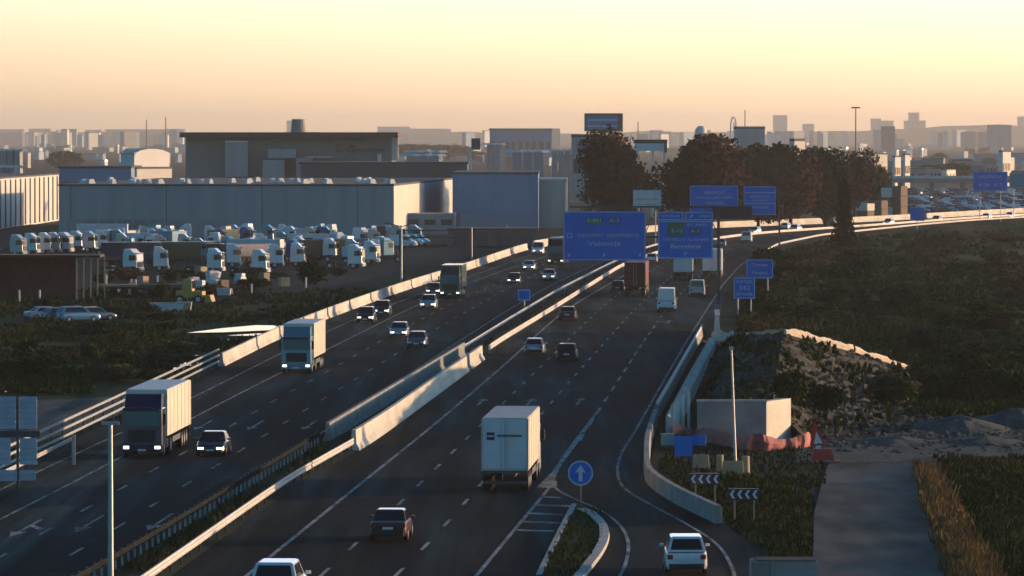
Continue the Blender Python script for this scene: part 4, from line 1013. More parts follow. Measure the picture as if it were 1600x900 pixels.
# round arrow sign on the island
p0 = G(907, 797); t = thing('round_sign', 'round blue sign with a white upward arrow at the tip of the exit island', 'sign', p0)
obj('post', MB().tube((0, .06, -.1), (0, .06, 2.3), .035, .035, 8), 'steel_dark', t)
zc = 1.93; Rr = .66
obj('disc', MB().tube((0, 0, zc), (0, -.03, zc), Rr * .9, Rr * .9, 32), 'sign_blue', t)
mb = MB(); n = 32
for i in range(n):
    a, b = 2 * math.pi * i / n, 2 * math.pi * (i + 1) / n
    mb.poly([(math.cos(a) * Rr, -.036, zc + math.sin(a) * Rr), (math.cos(b) * Rr, -.036, zc + math.sin(b) * Rr), (math.cos(b) * Rr * .87, -.036, zc + math.sin(b) * Rr * .87), (math.cos(a) * Rr * .87, -.036, zc + math.sin(a) * Rr * .87)][::-1])
obj('rim', mb, 'sign_text', t)
am = MB(); am.poly([(x, -.045, zc + z) for x, z in ((-.1, -.42), (.1, -.42), (.1, .08), (.3, .0), (0, .42), (-.3, 0), (-.1, .08))]); obj('arrow', am, 'sign_white', t)
# chevron boards
for px, pyb, pz, lab in ((1101, 790, 740, 'chevron board nearer the exit wall, left and higher of the two'), (1162, 815, 764, 'chevron board with four white arrowheads, right and lower of the two')):
    p0 = G(px, pyb); t = thing('chevron_sign', lab, 'sign', p0); k = FPX / p0.y; w_ = 47 / k; h = 18 / k; z = CH - (pz - HZ) / k - h
    pn = obj('panel', MB().box((0, 0, z + h / 2), (w_, .06, h)), 'paint_navy', t)
    for x in (-.3 * w_, .35 * w_): obj('post', MB().box((x, .07, z / 2), (.09, .06, z + h * .8)), 'post_tan', t)
    for i in range(4):
        cx = -w_ / 2 + w_ * (i + .5) / 4 - .02; u = h * .36; mb = MB()
        mb.poly([(cx - u * .55, -.036, z + h / 2), (cx + u * .1, -.036, z + h / 2 - u), (cx + u * .75, -.036, z + h / 2 - u), (cx + u * .1, -.036, z + h / 2)])
        mb.poly([(cx - u * .55, -.036, z + h / 2), (cx + u * .1, -.036, z + h / 2), (cx + u * .75, -.036, z + h / 2 + u), (cx + u * .1, -.036, z + h / 2 + u)])
        obj('arrowhead', mb, 'sign_white', pn)
# back of a slatted sign at the left edge
p0 = G(5, 772); k = FPX / p0.y; t = thing('slatted_sign', 'slatted aluminium back of a large sign at the left edge of the picture', 'sign', p0)
for (xa, xb, ya, yb) in ((-60, 25, 622, 672), (30, 58, 622, 672), (-60, 17, 687, 728), (31, 58, 687, 728), (-60, 27, 737, 754), (31, 56, 737, 753)):
    x = ((xa + xb) / 2 - 5) / k; wd = (xb - xa) / k; z0 = CH - (yb - HZ) / k; z1 = CH - (ya - HZ) / k; mb = MB(); n = max(2, int((z1 - z0) / .26))
    for i in range(n): 
        zc = z0 + (i + .5) * (z1 - z0) / n; mb.box((x, 0, zc), (wd, .1, (z1 - z0) / n * .55)); mb.box((x, .04, zc + (z1 - z0) / n * .5), (wd * .99, .03, (z1 - z0) / n * .5))
    obj('slat_panel', mb, 'alu', t)
for px_, th in ((27.5, .12), (-40, .14)): obj('post', MB().box(((px_ - 5) / k, .16, 2.6), (th * 1.2, .14, 5.3)), 'steel_dark', t)
obj('crossbar', MB().box((-.3, .18, CH - (679 - HZ) / k), (4.6, .1, .34)), 'steel_dark', t)

# billboard
SY = 1500.0; K = FPX / SY
t = thing('billboard', 'big billboard with a blue striped poster standing against the sky above the rusty trees', 'billboard', (sx(943), SY, 0))
h0, h1_ = szz(205), szz(177); obj('panel', MB().box((0, 0, (h0 + h1_) / 2), (60 / K, .5, h1_ - h0)), 'wall_brown', t)
p = obj('poster', MB().box((-.4, -.3, (h0 + h1_) / 2), (50 / K, .08, (h1_ - h0) * .78)), 'wall_blue', t)
for dz in (.6, -1.1): obj('stripe', MB().box((-.4, -.37, (h0 + h1_) / 2 + dz), (46 / K, .04, .35)), 'sign_text', p)
mb = MB().tube((0, .5, 0), (0, .5, h0 + 1.5), .5, .4, 12); obj('mast', mb, 'steel_post', t)
mb = MB().box((0, .55, h0 - .3), (9.5, .4, .4)); obj('walkway', mb, 'steel_post', t)

# canopy frame beyond the trees
SY = 1320.0; K = FPX / SY
t = thing('station_canopy', 'pale canopy with a dark green edge between the two rusty trees', 'canopy', (sx(1016), SY, 0))
obj('roof', MB().box((0, 0, szz(221)), (52 / K, 8, 6 / K)), 'paint_green', t); obj('fascia', MB().box((-.3, -4.05, szz(230)), (46 / K, .12, 12 / K)), 'sheet', t); obj('edge', MB().box((3.6, -4.2, szz(230)), (.7, .3, 17 / K)), 'paint_green', t)
for x in (-3.2, .6, 3.4): obj('column', MB().box((x, 0, szz(224) / 2), (.7, .7, szz(224))), 'wall_white', t)

# ------------------------------------------------------------------ poles
def pole(name, label, px, pyb, pyt, r, m='steel_post', lean=0.0, head=None, cat='pole'):
    p = G(px, pyb); h = (pyb - pyt) * p.y / FPX; t = thing(name, label, cat, p)
    obj('shaft', MB().tube((0, 0, -.1), (lean, 0, h), r, r * .7, 12), m, t)
    if head: head(t, h)
    return t
pole('camera_pole', 'tall grey pole with a small crossbar, rising from the bottom edge at the left', 173, 945, 662, .13, head=lambda t, h: obj('crossbar', MB().box((0, -.05, h + .05), (.75, .12, .14)), 'steel_post', t))
pole('camera_pole', 'grey pole leaning slightly in front of the abutment', 1149, 722, 545, .09, lean=-.25, head=lambda t, h: obj('cap', MB().box((-.25, 0, h + .05), (.26, .2, .2)), 'steel_post', t))
def lamp_head(t, h):
    for s in (-1, 1):
        obj('arm', MB().tube((0, 0, h - .2), (s * 1.6, 0, h + .25), .06, .05, 8), 'steel_dark', t); obj('lamp_head', MB().box((s * 1.9, 0, h + .28), (.9, .3, .14), top=(.8, .7)), 'steel_dark', t)
def frame_head(t, h):
    lamp_head(t, h)
pole('street_lamp', 'double armed lamp pole beside the dark frame at the lorry park exit', 627, 445, 352, .16, head=frame_head, cat='lamp')
t = thing('height_frame', 'dark rectangular portal frame behind the double armed lamp pole', 'frame', G(627, 415)); s_ = (415 - HZ) / CH
for z0 in ((415 - 360) / s_, (415 - 371) / s_): obj('beam', MB().box((4.0, 0, z0), (8.6, .3, .22)), 'steel_dark', t)
obj('post', MB().box((-.2, 0, 2.7), (.25, .3, 5.4)), 'steel_dark', t); obj('post', MB().box((8.2, 0, 2.7), (.25, .3, 5.4)), 'steel_dark', t); obj('hanger', MB().box((4.2, 0, 4.9), (.15, .2, 1.0)), 'steel_dark', t)
pole('street_lamp', 'plain grey pole right of the dark frame, beside the left barrier', 737, 410, 355, .14)
pole('street_lamp', 'short pale post in front of the blue warehouse', 792, 376, 352, .18)
def ring_head(t, h):
    obj('lamp_ring', MB().tube((0, 0, h - .5), (0, 0, h + .3), 2.6, 2.2, 16), 'steel_dark', t)
pole('high_mast', 'tall lighting mast with a dark ring on top against the sky at the right', 1337, 272, 168, .42, 'steel_dark', head=ring_head, cat='mast')
for px, pb, pt_, lab in ((229, 240, 187, 'thin lattice mast on the skyline, left one of a pair'), (259, 240, 183, 'thicker lattice mast on the skyline, right one of a pair'), (1164, 240, 172, 'thin mast on the skyline right of the arched tower'), (997, 240, 190, 'thin spike on the skyline right of the billboard')):
    pole('radio_mast', lab, px, pb, pt_, .9, 'steel_dark', cat='mast')

# ------------------------------------------------------------------ buildings
def prism(P, z0, z1):
    mb = MB(); n = len(P)
    a = [(p.x, p.y, z0) for p in P]; b = [(p.x, p.y, z1) for p in P]; mb.v = a + b
    for i in range(n):
        j = (i + 1) % n; mb.f.append((i, j, n + j, n + i))
    mb.f.append(tuple(range(n, 2 * n))); return mb
def roofslab(P, z, over=.3, th=.5):
    c = sum(P, Vector()) / len(P); Q = []
    for p in P:
        d = (p - c); d.z = 0; Q.append(p + d.normalized() * over)
    return prism(Q, z, z + th)
A, B, C_, Dd = G(92, 371), G(615, 371), G(707, 350), None
dv = C_ - B; Dd = A + dv
t = thing('warehouse', 'long grey teal warehouse behind the lorry park, with a sunlit end wall', 'warehouse')
F4 = [A, B, C_, Dd]; hW = 10.0
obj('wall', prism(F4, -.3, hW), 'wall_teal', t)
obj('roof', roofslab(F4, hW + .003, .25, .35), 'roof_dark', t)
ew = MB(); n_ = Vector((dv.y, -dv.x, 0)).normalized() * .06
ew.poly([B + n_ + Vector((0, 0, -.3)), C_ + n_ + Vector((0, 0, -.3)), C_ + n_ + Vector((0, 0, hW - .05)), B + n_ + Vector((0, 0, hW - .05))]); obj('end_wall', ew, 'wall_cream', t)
for i in range(14):
    u = (i + .5) / 14; p = A.lerp(B, u); obj('panel_joint', MB().box((p.x, p.y - .04, hW / 2), (.12, .06, hW - .2)), 'roof_dark' if i % 4 == 0 else 'wall_teal', t)
for i in range(34):
    u = (i + random.uniform(.2, .8)) / 34; v = random.choice((.08, .22, .4)); p = A.lerp(B, u) + dv * v; mb = MB(); mb.box((p.x, p.y, hW + .8), (random.uniform(1.0, 1.8), 1.0, .9), rz=.75, top=(.6, .6)); obj('roof_vent', mb, 'wall_white', t)
for i in range(10):
    u = (i + .5) / 10 * .5 + .02; p = A.lerp(B, u); obj('loading_door', MB().box((p.x, p.y - .1, 1.8), (2.6, .12, 3.4)), 'wall_grey', t)
# left lit warehouse: wall faces +X
a1, a2 = G(-30, 362), G(92, 343); dv2 = Vector((-60, 0, 0)); F4 = [a1, a2, a2 + dv2, a1 + dv2]
t = thing('warehouse', 'pale ribbed warehouse at the left edge with its long wall in evening sun', 'warehouse'); obj('wall', prism(F4, -.3, 10.6), 'wall_cream', t); obj('roof', roofslab(F4, 10.6, .5, .35), 'roof_dark', t)
d_ = (a2 - a1)
for i in range(16):
    p = a1 + d_ * ((i + .5) / 16); obj('rib', MB().box((p.x + .15, p.y, 5.2), (.3, .7, 10.2)), 'wall_grey', t)
# blue warehouse
b1, b2 = G(707, 360.5), G(841, 360.5); dv3 = Vector((0.5, 60, 0)); F4 = [b1, b2, b2 + dv3, b1 + dv3]
t = thing('warehouse', 'plain blue warehouse in the middle, right of the sunlit end wall', 'warehouse'); obj('wall', prism(F4, -.3, 11.8), 'wall_blue', t); obj('roof', roofslab(F4, 11.8, .3, .4), 'roof_dark', t); obj('parapet', MB().box(((b1.x + b2.x) / 2, b1.y - .1, 11.9), ((b2.x - b1.x) * .98, .3, .25)), 'roof_pale', t)
obj('lean_to', MB().box(((b1.x + b2.x) / 2 + .5, b1.y - 4, 1.9), ((b2.x - b1.x) * .86, 8, 3.8)), 'wall_blue', t)
for i in range(6): p = b1.lerp(b2, (i + .5) / 6); obj('panel_joint', MB().box((p.x, p.y - .04, 8), (.1, .05, 7)), 'wall_teal', t)
b1, b2 = G(843, 356), G(886, 356); dv3 = Vector((0.5, 40, 0)); F4 = [b1, b2, b2 + dv3, b1 + dv3]
t = thing('warehouse', 'narrow dim building squeezed between the blue warehouse and the rusty trees', 'warehouse'); obj('wall', prism(F4, -.3, 10.2), 'wall_teal', t); obj('roof', roofslab(F4, 10.2, .3, .4), 'roof_pale', t); obj('edge_strip', MB().box((b2.x - .3, b2.y - .15, 5), (.35, .25, 9.6)), 'wall_white', t)  # thin white strip up the right edge of the front
t = thing('office_block', 'low blue annex in front of the sunlit end wall', 'building', G(672, 366)); obj('wall', MB().box((0, 4, 1.9), (10, 8, 4.2)), 'wall_blue', t); obj('roof', MB().box((0, 4, 4.12), (10.3, 8.3, .2)), 'roof_pale', t)
for x in (-3.3, 0, 3.3): obj('window', MB().box((x, -.02, 2.4), (2.2, .1, 1.1)), 'win', t)
t = thing('shed', 'long low brown shed between the annex and the left barrier', 'shed', G(770, 384)); obj('wall', MB().box((0, 6, 1.4), (16, 12, 2.9)), 'wall_brown', t); obj('roof', MB().box((0, 6, 3.0), (16.4, 12.5, .3)), 'roof_dark', t)
for x in (-6, -2, 2, 6): obj('door', MB().box((x, -.05, 1.1), (2.2, .14, 2.3)), 'wall_dark', t)

def block(name, label, px0, px1, py0, top, depth=None, wall='wall_grey', roof='roof_dark', yaw=0.0, wins=0, group=None, cat='building', dist=None, sidem=None):
    """px0..px1 facade, top row py0 (roof line), at ground distance dist"""
    y = dist; k = FPX / y; w_ = (px1 - px0) / k; lit_ = yaw > R(35)
    if lit_: w_ /= math.cos(yaw) + .35 * math.sin(yaw); depth = w_ * .35
    xc = ((px0 + px1) / 2 - 800) / k; h = CH - (top - HZ) / k; dp = depth or w_ * .6
    t = thing(name, label, cat, (xc, y, 0), yaw, group)
    obj('wall', MB().box((0, dp / 2, h / 2 - .2), (w_, dp, h + .1)), wall, t)
    rh = max(.4, .05 * h); obj('roof', MB().box((0, dp / 2, h + rh / 2 - .14), (w_ * 1.02, dp * 1.02, rh)), roof, t)
    if wins:
        for i in range(wins):
            x = -w_ / 2 + w_ * (i + .5) / wins
            obj('window', MB().box((x, -.06, h * .55), (w_ / wins * .6, .2, h * .22)), 'win', t)
    return t, w_, h, dp
# factory with brown fascia
t, w_, h, dp = block('factory', 'big grey green factory with a dark brown overhanging roof edge, behind the long warehouse', 290, 612, 0, 214, 60, 'wall_factory', 'roof_dark', dist=1560)
K = FPX / 1560; obj('fascia', MB().box((.3, 28, h + .6), (w_ + 3.4, 68, 1.5), top=(.995, .99)), 'fascia', t)
def fx(px): return (px - 451) / K
def fz(py): return CH - (py - HZ) / K
for (x0, x1, y0, y1, m_, nm, dpt_) in ((353, 388, 222, 276, 'wall_teal', 'silo_block', 4), (420, 462, 233, 247, 'wall_teal', 'duct_house', 6), (412, 446, 250, 280, 'wall_teal', 'plant_room', 7), (464, 489, 246, 282, 'wall_grey', 'lift_tower', 8), (478, 520, 244, 247, 'roof_pale', 'conveyor', 5), (524, 536, 224, 238, 'win', 'window', .3), (545, 554, 226, 240, 'win', 'window', .3), (540, 600, 232, 236, 'wall_dark', 'ledge', 1.0), (590, 596, 241, 254, 'wall_white', 'door', .5), (353, 388, 220, 222.5, 'wall_white', 'silo_top', 4.4)):
    obj(nm, MB().box((fx((x0 + x1) / 2), -dpt_ / 2, fz((y0 + y1) / 2)), ((x1 - x0) / K, dpt_, (y1 - y0) / K)), m_, t)
obj('sunlit_strip', MB().box((w_ / 2 + .9, 2, fz(232)), (1.8, 3, 38 / K)), 'wall_cream', t)  # cream strip paints sunlight on the factory's right end
obj('roof_tank', MB().tube((fx(461), 25, h), (fx(461), 25, h + 5.2), 2.3, 1.9, 16), 'wall_grey', t)
block('flat_annex', 'low flat roofed hall running right from the factory', 470, 730, 0, 256, 30, 'wall_dark', 'roof_dark', dist=1420, wins=9)
block('low_hall', 'long low blue grey hall left of the factory', 92, 205, 0, 262, 40, 'wall_blue', 'roof_dark', dist=1480, wins=6)
block('low_hall', 'small pale hall with its front in the sun just left of the factory', 205, 278, 0, 263, 22, 'wall_cream', 'roof_dark', yaw=R(52), dist=1500, wins=0)
t, w_, h, dp = block('arched_hall', 'white round roofed hall gleaming in the sun left of the factory', 201, 274, 0, 241, 16, 'wall_white', 'roof_pale', yaw=R(52), dist=1720)
mb = MB(); rr = []
for i in range(13):
    a = math.pi * i / 12; rr.append((math.cos(a) * w_ / 2, math.sin(a) * 2.0))
mb.loft([[(x, -.2, h - .3 + z) for x, z in rr], [(x, dp, h - .3 + z) for x, z in rr]]); obj('vault', mb, 'wall_white', t)
# arched towers, tanks on the right of the skyline
t = thing('arched_tower', 'pale curved tower on the skyline right of the rusty trees', 'tower', Vector((D(1146, 215, 5200).x, 5200, 0)))
K = FPX / 5200; mb = MB()
for i in range(12):
    a0, a1_ = math.pi * i / 12, math.pi * (i + 1) / 12
    mb.tube((math.cos(a0) * 2.6, 0, 30 + math.sin(a0) * 9), (math.cos(a1_) * 2.6, 0, 30 + math.sin(a1_) * 9), .75, .75, 8)
for s in (-1, 1): mb.tube((2.6 * s, 0, 0), (2.6 * s, 0, 30), .75, .75, 8)
obj('arch', mb, 'wall_cream', t); obj('lit_pier', MB().box((1.0, -.9, 26), (2.6, 1, 16), rz=.7), 'wall_white', t, bevel=.1)  # cream and white put the tower's sunlit look into its colour
t = thing('sphere_tank', 'bright round tank shining in the sun on the skyline above the widest rusty tree', 'tank', Vector((D(1095, 215, 2300).x, 2300, 0)))
mb = MB(); rings = []
for j in range(1, 10):
    a = math.pi * j / 10; rings.append([(2.6 * math.sin(a) * math.cos(2 * math.pi * i / 18), 2.6 * math.sin(a) * math.sin(2 * math.pi * i / 18), 21.5 - 3 * math.cos(a)) for i in range(18)])
mb.loft(rings); obj('ball', mb, 'wall_white', t, smooth=True); obj('leg', MB().tube((0, 0, 0), (0, 0, 19), .8, .6, 10), 'wall_grey', t)
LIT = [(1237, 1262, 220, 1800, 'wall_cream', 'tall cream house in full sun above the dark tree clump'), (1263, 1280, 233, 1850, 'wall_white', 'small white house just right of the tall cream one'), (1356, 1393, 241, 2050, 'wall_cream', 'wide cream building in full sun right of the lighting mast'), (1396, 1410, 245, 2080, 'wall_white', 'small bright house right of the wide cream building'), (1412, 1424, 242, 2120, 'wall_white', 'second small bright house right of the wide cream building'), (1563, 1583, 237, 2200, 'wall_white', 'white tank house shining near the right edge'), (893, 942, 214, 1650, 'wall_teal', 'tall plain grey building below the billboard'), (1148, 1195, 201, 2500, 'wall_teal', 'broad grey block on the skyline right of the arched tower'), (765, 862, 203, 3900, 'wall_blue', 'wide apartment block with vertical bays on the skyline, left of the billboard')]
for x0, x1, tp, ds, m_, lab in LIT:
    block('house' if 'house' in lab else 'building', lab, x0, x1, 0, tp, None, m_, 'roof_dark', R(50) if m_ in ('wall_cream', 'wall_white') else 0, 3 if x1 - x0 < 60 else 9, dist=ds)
SKY = [(0, 35, 203, 'grey'), (45, 75, 202, 'grey'), (76, 110, 206, 'grey'), (133, 157, 204, 'grey'), (165, 288, 203, 'grey'), (448, 475, 190, 'grey'), (590, 640, 199, 'grey'), (640, 700, 202, 'grey'), (686, 705, 203, 'grey'), (1209, 1230, 182, 'grey'), (1255, 1272, 195, 'grey'), (1362, 1376, 187, 'grey'), (1374, 1396, 190, 'grey'), (1421, 1436, 178, 'grey'), (1414, 1446, 190, 'grey'), (1381, 1398, 199, 'dark'), (1548, 1580, 197, 'teal'), (1592, 1620, 184, 'grey'), (70, 78, 202, 'dark')]
for i, (x0, x1, tp, m_) in enumerate(SKY):
    lab = 'hazy far building on the skyline'
    sp = {5: 'round topped hazy tower on the skyline behind the factory roof', 9: 'square hazy tower on the skyline left of the lighting mast', 13: 'tallest hazy tower on the skyline right of the lighting mast', 16: 'flat teal block in the haze above the far blue board'}.get(i)
    block('building', sp or 'hazy far building on the horizon', x0, x1, 0, tp, 60, 'wall_' + m_, 'wall_' + m_, 0, 0, None if sp else 'hazy far buildings on the horizon', dist=16500 if i not in (16, 15) else 7500)
random.seed(77)
for i in range(95):
    px = random.choice((random.uniform(620, 1600), random.uniform(0, 290), random.uniform(900, 1600))); ds = random.uniform(8500, 15000)
    tp = random.gauss(207.5, 2.6); wd = random.uniform(5, 26)
    if tp < 200: tp = 203
    block('building', 'low pale building in the hazy city below the skyline', px, px + wd, 0, tp, 40, random.choice(('wall_white', 'wall_grey', 'wall_cream', 'wall_blue', 'wall_teal')), 'wall_grey', R(random.choice((0, 0, 5, 50))), 0, 'low pale buildings of the hazy city', dist=ds)
# industrial estate filling the middle distance
random.seed(5)
def estate(n, x0, x1, y0, y1, grp, lab, lit=.25):
    for i in range(n):
        pyb = random.uniform(y0, y1); ds = G(800, pyb).y; k = FPX / ds
        px = random.uniform(x0, x1); wd = random.uniform(14, 60) * (k / 4.5) ** .5; hh = random.uniform(4.5, 9.5)
        tp = pyb - hh * k
        m_ = random.choice(('wall_grey', 'wall_dark', 'wall_teal', 'wall_grey', 'wall_brown', 'wall_blue')); yaw = random.uniform(-.1, .1)
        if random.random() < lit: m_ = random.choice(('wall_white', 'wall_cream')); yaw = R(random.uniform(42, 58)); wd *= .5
        block('warehouse', lab, px - wd / 2, px + wd / 2, 0, tp, random.uniform(20, 60), m_, random.choice(('roof_dark', 'roof_dark', 'roof_pale', 'wall_blue')), yaw, 3 if k > 3.2 else 0, grp, dist=ds)
estate(26, 0, 285, 226, 262, 'sheds in the haze at the left', 'small hazy shed in the distance at the left, between factory and skyline')
estate(30, 630, 930, 224, 262, 'sheds beyond the blue warehouse', 'small hazy shed in the distance beyond the blue warehouse')
estate(58, 1110, 1610, 222, 274, 'sheds of the industrial estate at the right', 'distant shed of the industrial estate at the right, under the skyline')
estate(14, 1400, 1610, 274, 286, 'sheds behind the crowded car park', 'long shed behind the crowded car park', .1)
estate(14, 1000, 1300, 224, 240, 'sheds above the tree clump', 'hazy shed glimpsed above the dark tree clump')
# greenhouse roofs: white bands on dark bays put the glint into the colour
for i, (x0, x1, py, ds) in enumerate(((633, 688, 244, 1900), (640, 690, 238, 2050), (800, 850, 238, 2000), (862, 892, 236, 2050), (760, 782, 226, 2500), (0, 32, 236, 1900), (0, 22, 262, 1560))):
    k = FPX / ds; w_ = (x1 - x0) / k
    t = thing('greenhouse', ('pair of white greenhouse roofs glinting right of the factory, front row', 'white greenhouse roofs glinting right of the factory, back row', 'white greenhouse roofs left of the billboard, longer row', 'white greenhouse roofs left of the billboard, shorter row', 'small white greenhouse high beside the wide apartment block', 'white greenhouse at the left edge under the skyline', 'lower white greenhouse at the left edge')[i], 'greenhouse', (((x0 + x1) / 2 - 800) / k, ds, 0))
    h = CH - (py - HZ) / k
    for j in range(3):
        xx = -w_ / 2 + w_ * (j + .5) / 3; mb = MB(); mb.box((xx, 6, h / 2), (w_ / 3.3, 12, h), top=(.9, 1)); obj('bay', mb, 'wall_grey', t)
        mb = MB(); mb.box((xx, 6, h + .3), (w_ / 3.3, 12, .8), rz=.5, top=(.85, .8)); obj('roof', mb, 'wall_white', t)
for i, (px, tp, wd) in enumerate(((700, 227, 60), (675, 232, 40), (740, 236, 40), (650, 226, 44))):
    p = G(px, 250); t = tree('tree', 'dark rounded tree in the distance right of the factory', p, cr_mid[1], tr_big, None, 1.2, (wd / 9 / 1.9, 4, (250 - tp) / 1.8 / 10), 'far trees right of the factory')
for i in range(26):
    px = random.uniform(1120, 1600); py = random.uniform(238, 284); p = G(px, py); s = random.uniform(.6, 1.1)
    tree('tree', 'small dark tree among the distant sheds at the right', p, cr_mid[i % 2], tr_big, None, 1.2, (s * 1.3, s * 1.3, s * .7), 'small trees among the distant sheds')
# sign tower near (740,230)
t = thing('sign_tower', 'dark square sign box on a white pole beyond the long warehouse', 'sign', Vector((D(740, 215, 1500).x, 1500, 0))); K = FPX / 1500
obj('box', MB().box((.6, 0, CH - (225 - HZ) / K), (14 / K, 1.5, 18 / K)), 'wall_dark', t); obj('mast', MB().box((-1, 0, 8), (.8, .8, 16)), 'wall_white', t)
random.seed(44)
for i in range(46):  # small bright blocks added as glints in the distance
    px = random.choice((random.uniform(1090, 1600), random.uniform(620, 900), random.uniform(0, 290), random.uniform(1230, 1420))); py = random.uniform(222, 256); p = G(px, py + 12); k = FPX / p.y
    z = CH - (py - HZ) / k; wd = random.uniform(3, 11) / k
    t = thing('glint_block', 'small white block added as a glint among the distant sheds', 'glint_block', p, R(random.uniform(30, 60)), 'glints added among the distant sheds')
    obj('wall', MB().box((0, 0, z / 2 - .3), (wd, wd, z)), 'wall_white', t); obj('roof', MB().box((0, 0, z + .3), (wd * 1.1, wd * 1.1, .9), top=(.5, .9)), 'glint', t)
# overpass deck right
t = thing('overpass', 'long low grey overpass crossing behind the sunlit stacks at the right', 'bridge', Vector((D(1480, 215, 1750).x, 1750, 0)))
obj('deck', MB().box((0, 0, 5.6), (58, 9, 1.3)), 'concrete_dark', t); obj('parapet', MB().box((0, -4.4, 6.7), (58, .3, .9)), 'concrete', t)
for i in range(6): obj('pier', MB().box((-25 + i * 10, 0, 2.4), (1.4, 5, 5.2)), 'concrete_dark', t)

# ------------------------------------------------------------------ lorry park
random.seed(8)
proto = {}
for k, pm in (('white', 'paint_white'), ('silver', 'paint_silver'), ('teal', 'paint_teal'), ('cream', 'paint_cream'), ('blue', 'paint_blue')):
    t = thing('tractor_unit', '', 'lorry')
    tractor_parts(t, pm, 2.9, False, 3.6); proto[k] = t
first = {k: True for k in proto}
def place_unit(k, px, py, rz, label, group):
    t = proto[k] if first[k] else copy_tree(proto[k]); first[k] = False
    t.location = G(px, py); t.rotation_euler = (0, 0, rz); t['label'] = label; t['category'] = 'lorry cab'
    if group: t['group'] = group
    elif 'group' in t: del t['group']
RX = R(-99)
for i in range(8): place_unit('white' if i % 3 else 'silver', 14 + i * 18.5 + random.uniform(-3, 3), 400 - i * 1.1 + random.uniform(-1, 1), RX + random.uniform(-.1, .25), 'tractor unit in the leftmost row of the lorry park, behind the timber shed', 'tractor units in the leftmost row')
for i, (x, y) in enumerate(((190, 428), (232, 424), (318, 427), (346, 418), (388, 429), (412, 419), (447, 417))): place_unit('white', x, y, RX + random.uniform(-.25, .5), 'white tractor unit in the front row, left of the big round bush', 'tractor units in the front row')
def jumble(n, x0, x1, y0, y1, lab, grp):
    for i in range(n): place_unit(random.choice(('white', 'white', 'teal', 'white', 'silver', 'cream', 'blue')), x0 + (x1 - x0) * (i + random.uniform(.1, .9)) / n, random.uniform(y0, y1), RX + random.choice((random.uniform(-.2, .2), random.uniform(-.3, .9), math.pi + random.uniform(-.3, .3))), lab, grp)
jumble(22, 165, 610, 396, 410, 'tractor unit in the jumbled middle rows of the lorry park', 'tractor units in the middle rows')
jumble(32, 160, 640, 379, 392, 'tractor unit in the back rows against the long warehouse', 'tractor units in the back rows')
for x, y, lab in ((538, 420, 'white tractor unit standing apart nearest the left barrier, its front edge gleaming'), (562, 413, 'white tractor unit second from the open right end of the lorry park'), (580, 404, 'white tractor unit last before the double armed lamp pole')): place_unit('white', x, y, RX, lab, None)
for i, (x, y) in enumerate(((630, 386), (641, 384), (650, 383))): car('van', 'white', 'small white van glinting beside the double armed lamp pole', 0, 0, R(100), name='van', group='vans by the lamp pole', loc=G(x, y))
# trailers
def trailer(label, px, py, L, h, m, rz, z=1.1):
    t = thing('semi_trailer', label, 'trailer', G(px, py), rz); obj('box', MB().box((0, 0, z + h / 2), (L, 2.5, h)), m, t, bevel=.04); obj('chassis', MB().box((0, 0, z - .15), (L * .96, 1.1, .26)), 'steel_dark', t)
    for s in (-1, 1):
        for k in range(3):
            mb = MB(); mb.tube((-L / 2 + 1.6 + k * 1.3, s * .95, .5), (-L / 2 + 1.6 + k * 1.3, s * 1.22, .5), .5, .5, 14); obj('wheel', mb, 'rubber', t)
    obj('landing_leg', MB().box((L / 2 - 2.4, 0, .45), (.2, 1.6, .9)), 'steel_dark', t); return t
trailer('dark blue covered trailer parked behind the timber shed', 205, 418, 9, 2.7, 'paint_navy', R(4)); trailer('dark trailer parked beside the dark blue one', 268, 416, 9, 2.6, 'paint_green', R(4))
trailer('pale box trailer parked against the long warehouse at the left', 160, 386, 9, 3.0, 'sheet', R(0)); trailer('pale flat topped trailer in the right half of the lorry park', 480, 396, 7, 2.2, 'sheet', R(10))
trailer('low flatbed trailer with a pale deck in front of the tractor units', 208, 462, 8, .3, 'post_tan', R(3)); trailer('low flatbed trailer right of the pale decked one', 262, 464, 7, .5, 'wall_brown', R(3))
random.seed(31)
for i in range(17):
    px = 170 + i * 26 + random.uniform(-8, 8); py = random.uniform(378, 412)
    t = trailer('parked trailer among the tractor units', px, py, random.uniform(5, 11), random.uniform(1.5, 2.9), random.choice(('sheet', 'paint_navy', 'wall_dark', 'box_white', 'wall_brown', 'paint_green', 'wall_blue')), R(random.choice((5, 80, 60, -8)) + random.uniform(-12, 12)))
    t['group'] = 'trailers among the tractor units'
for i in range(26):
    px, py = random.uniform(140, 620), random.uniform(428, 470)
    if py > 470 - (px - 330) * .16: continue
    bush(px, py, random.uniform(2.5, 6), random.uniform(.8, 2.0), 'low dark bush along the near edge of the lorry park', random.choice((0, 0, 1)), 'bushes at the edge of the lorry park')
for i in range(22):
    px, py = random.uniform(165, 520), random.uniform(432, 466)
    if py > 468 - (px - 300) * .12: continue
    t = thing('pallet_stack', 'small stack of pallets or crates near the edge of the lorry park', 'pallets', G(px, py), R(random.uniform(20, 70)), 'pallet stacks in the lorry park'); hh = random.uniform(.5, 1.7)
    m_ = random.choice(('sheet', 'beige', 'wall_white', 'wall_brown', 'post_tan')); n_ = random.choice((1, 2, 3))
    for k in range(n_): obj('crate', MB().box((0, 0, (k + .5) * hh / n_), (random.uniform(.9, 1.5), 1.1, hh / n_ - .05)), m_, t)
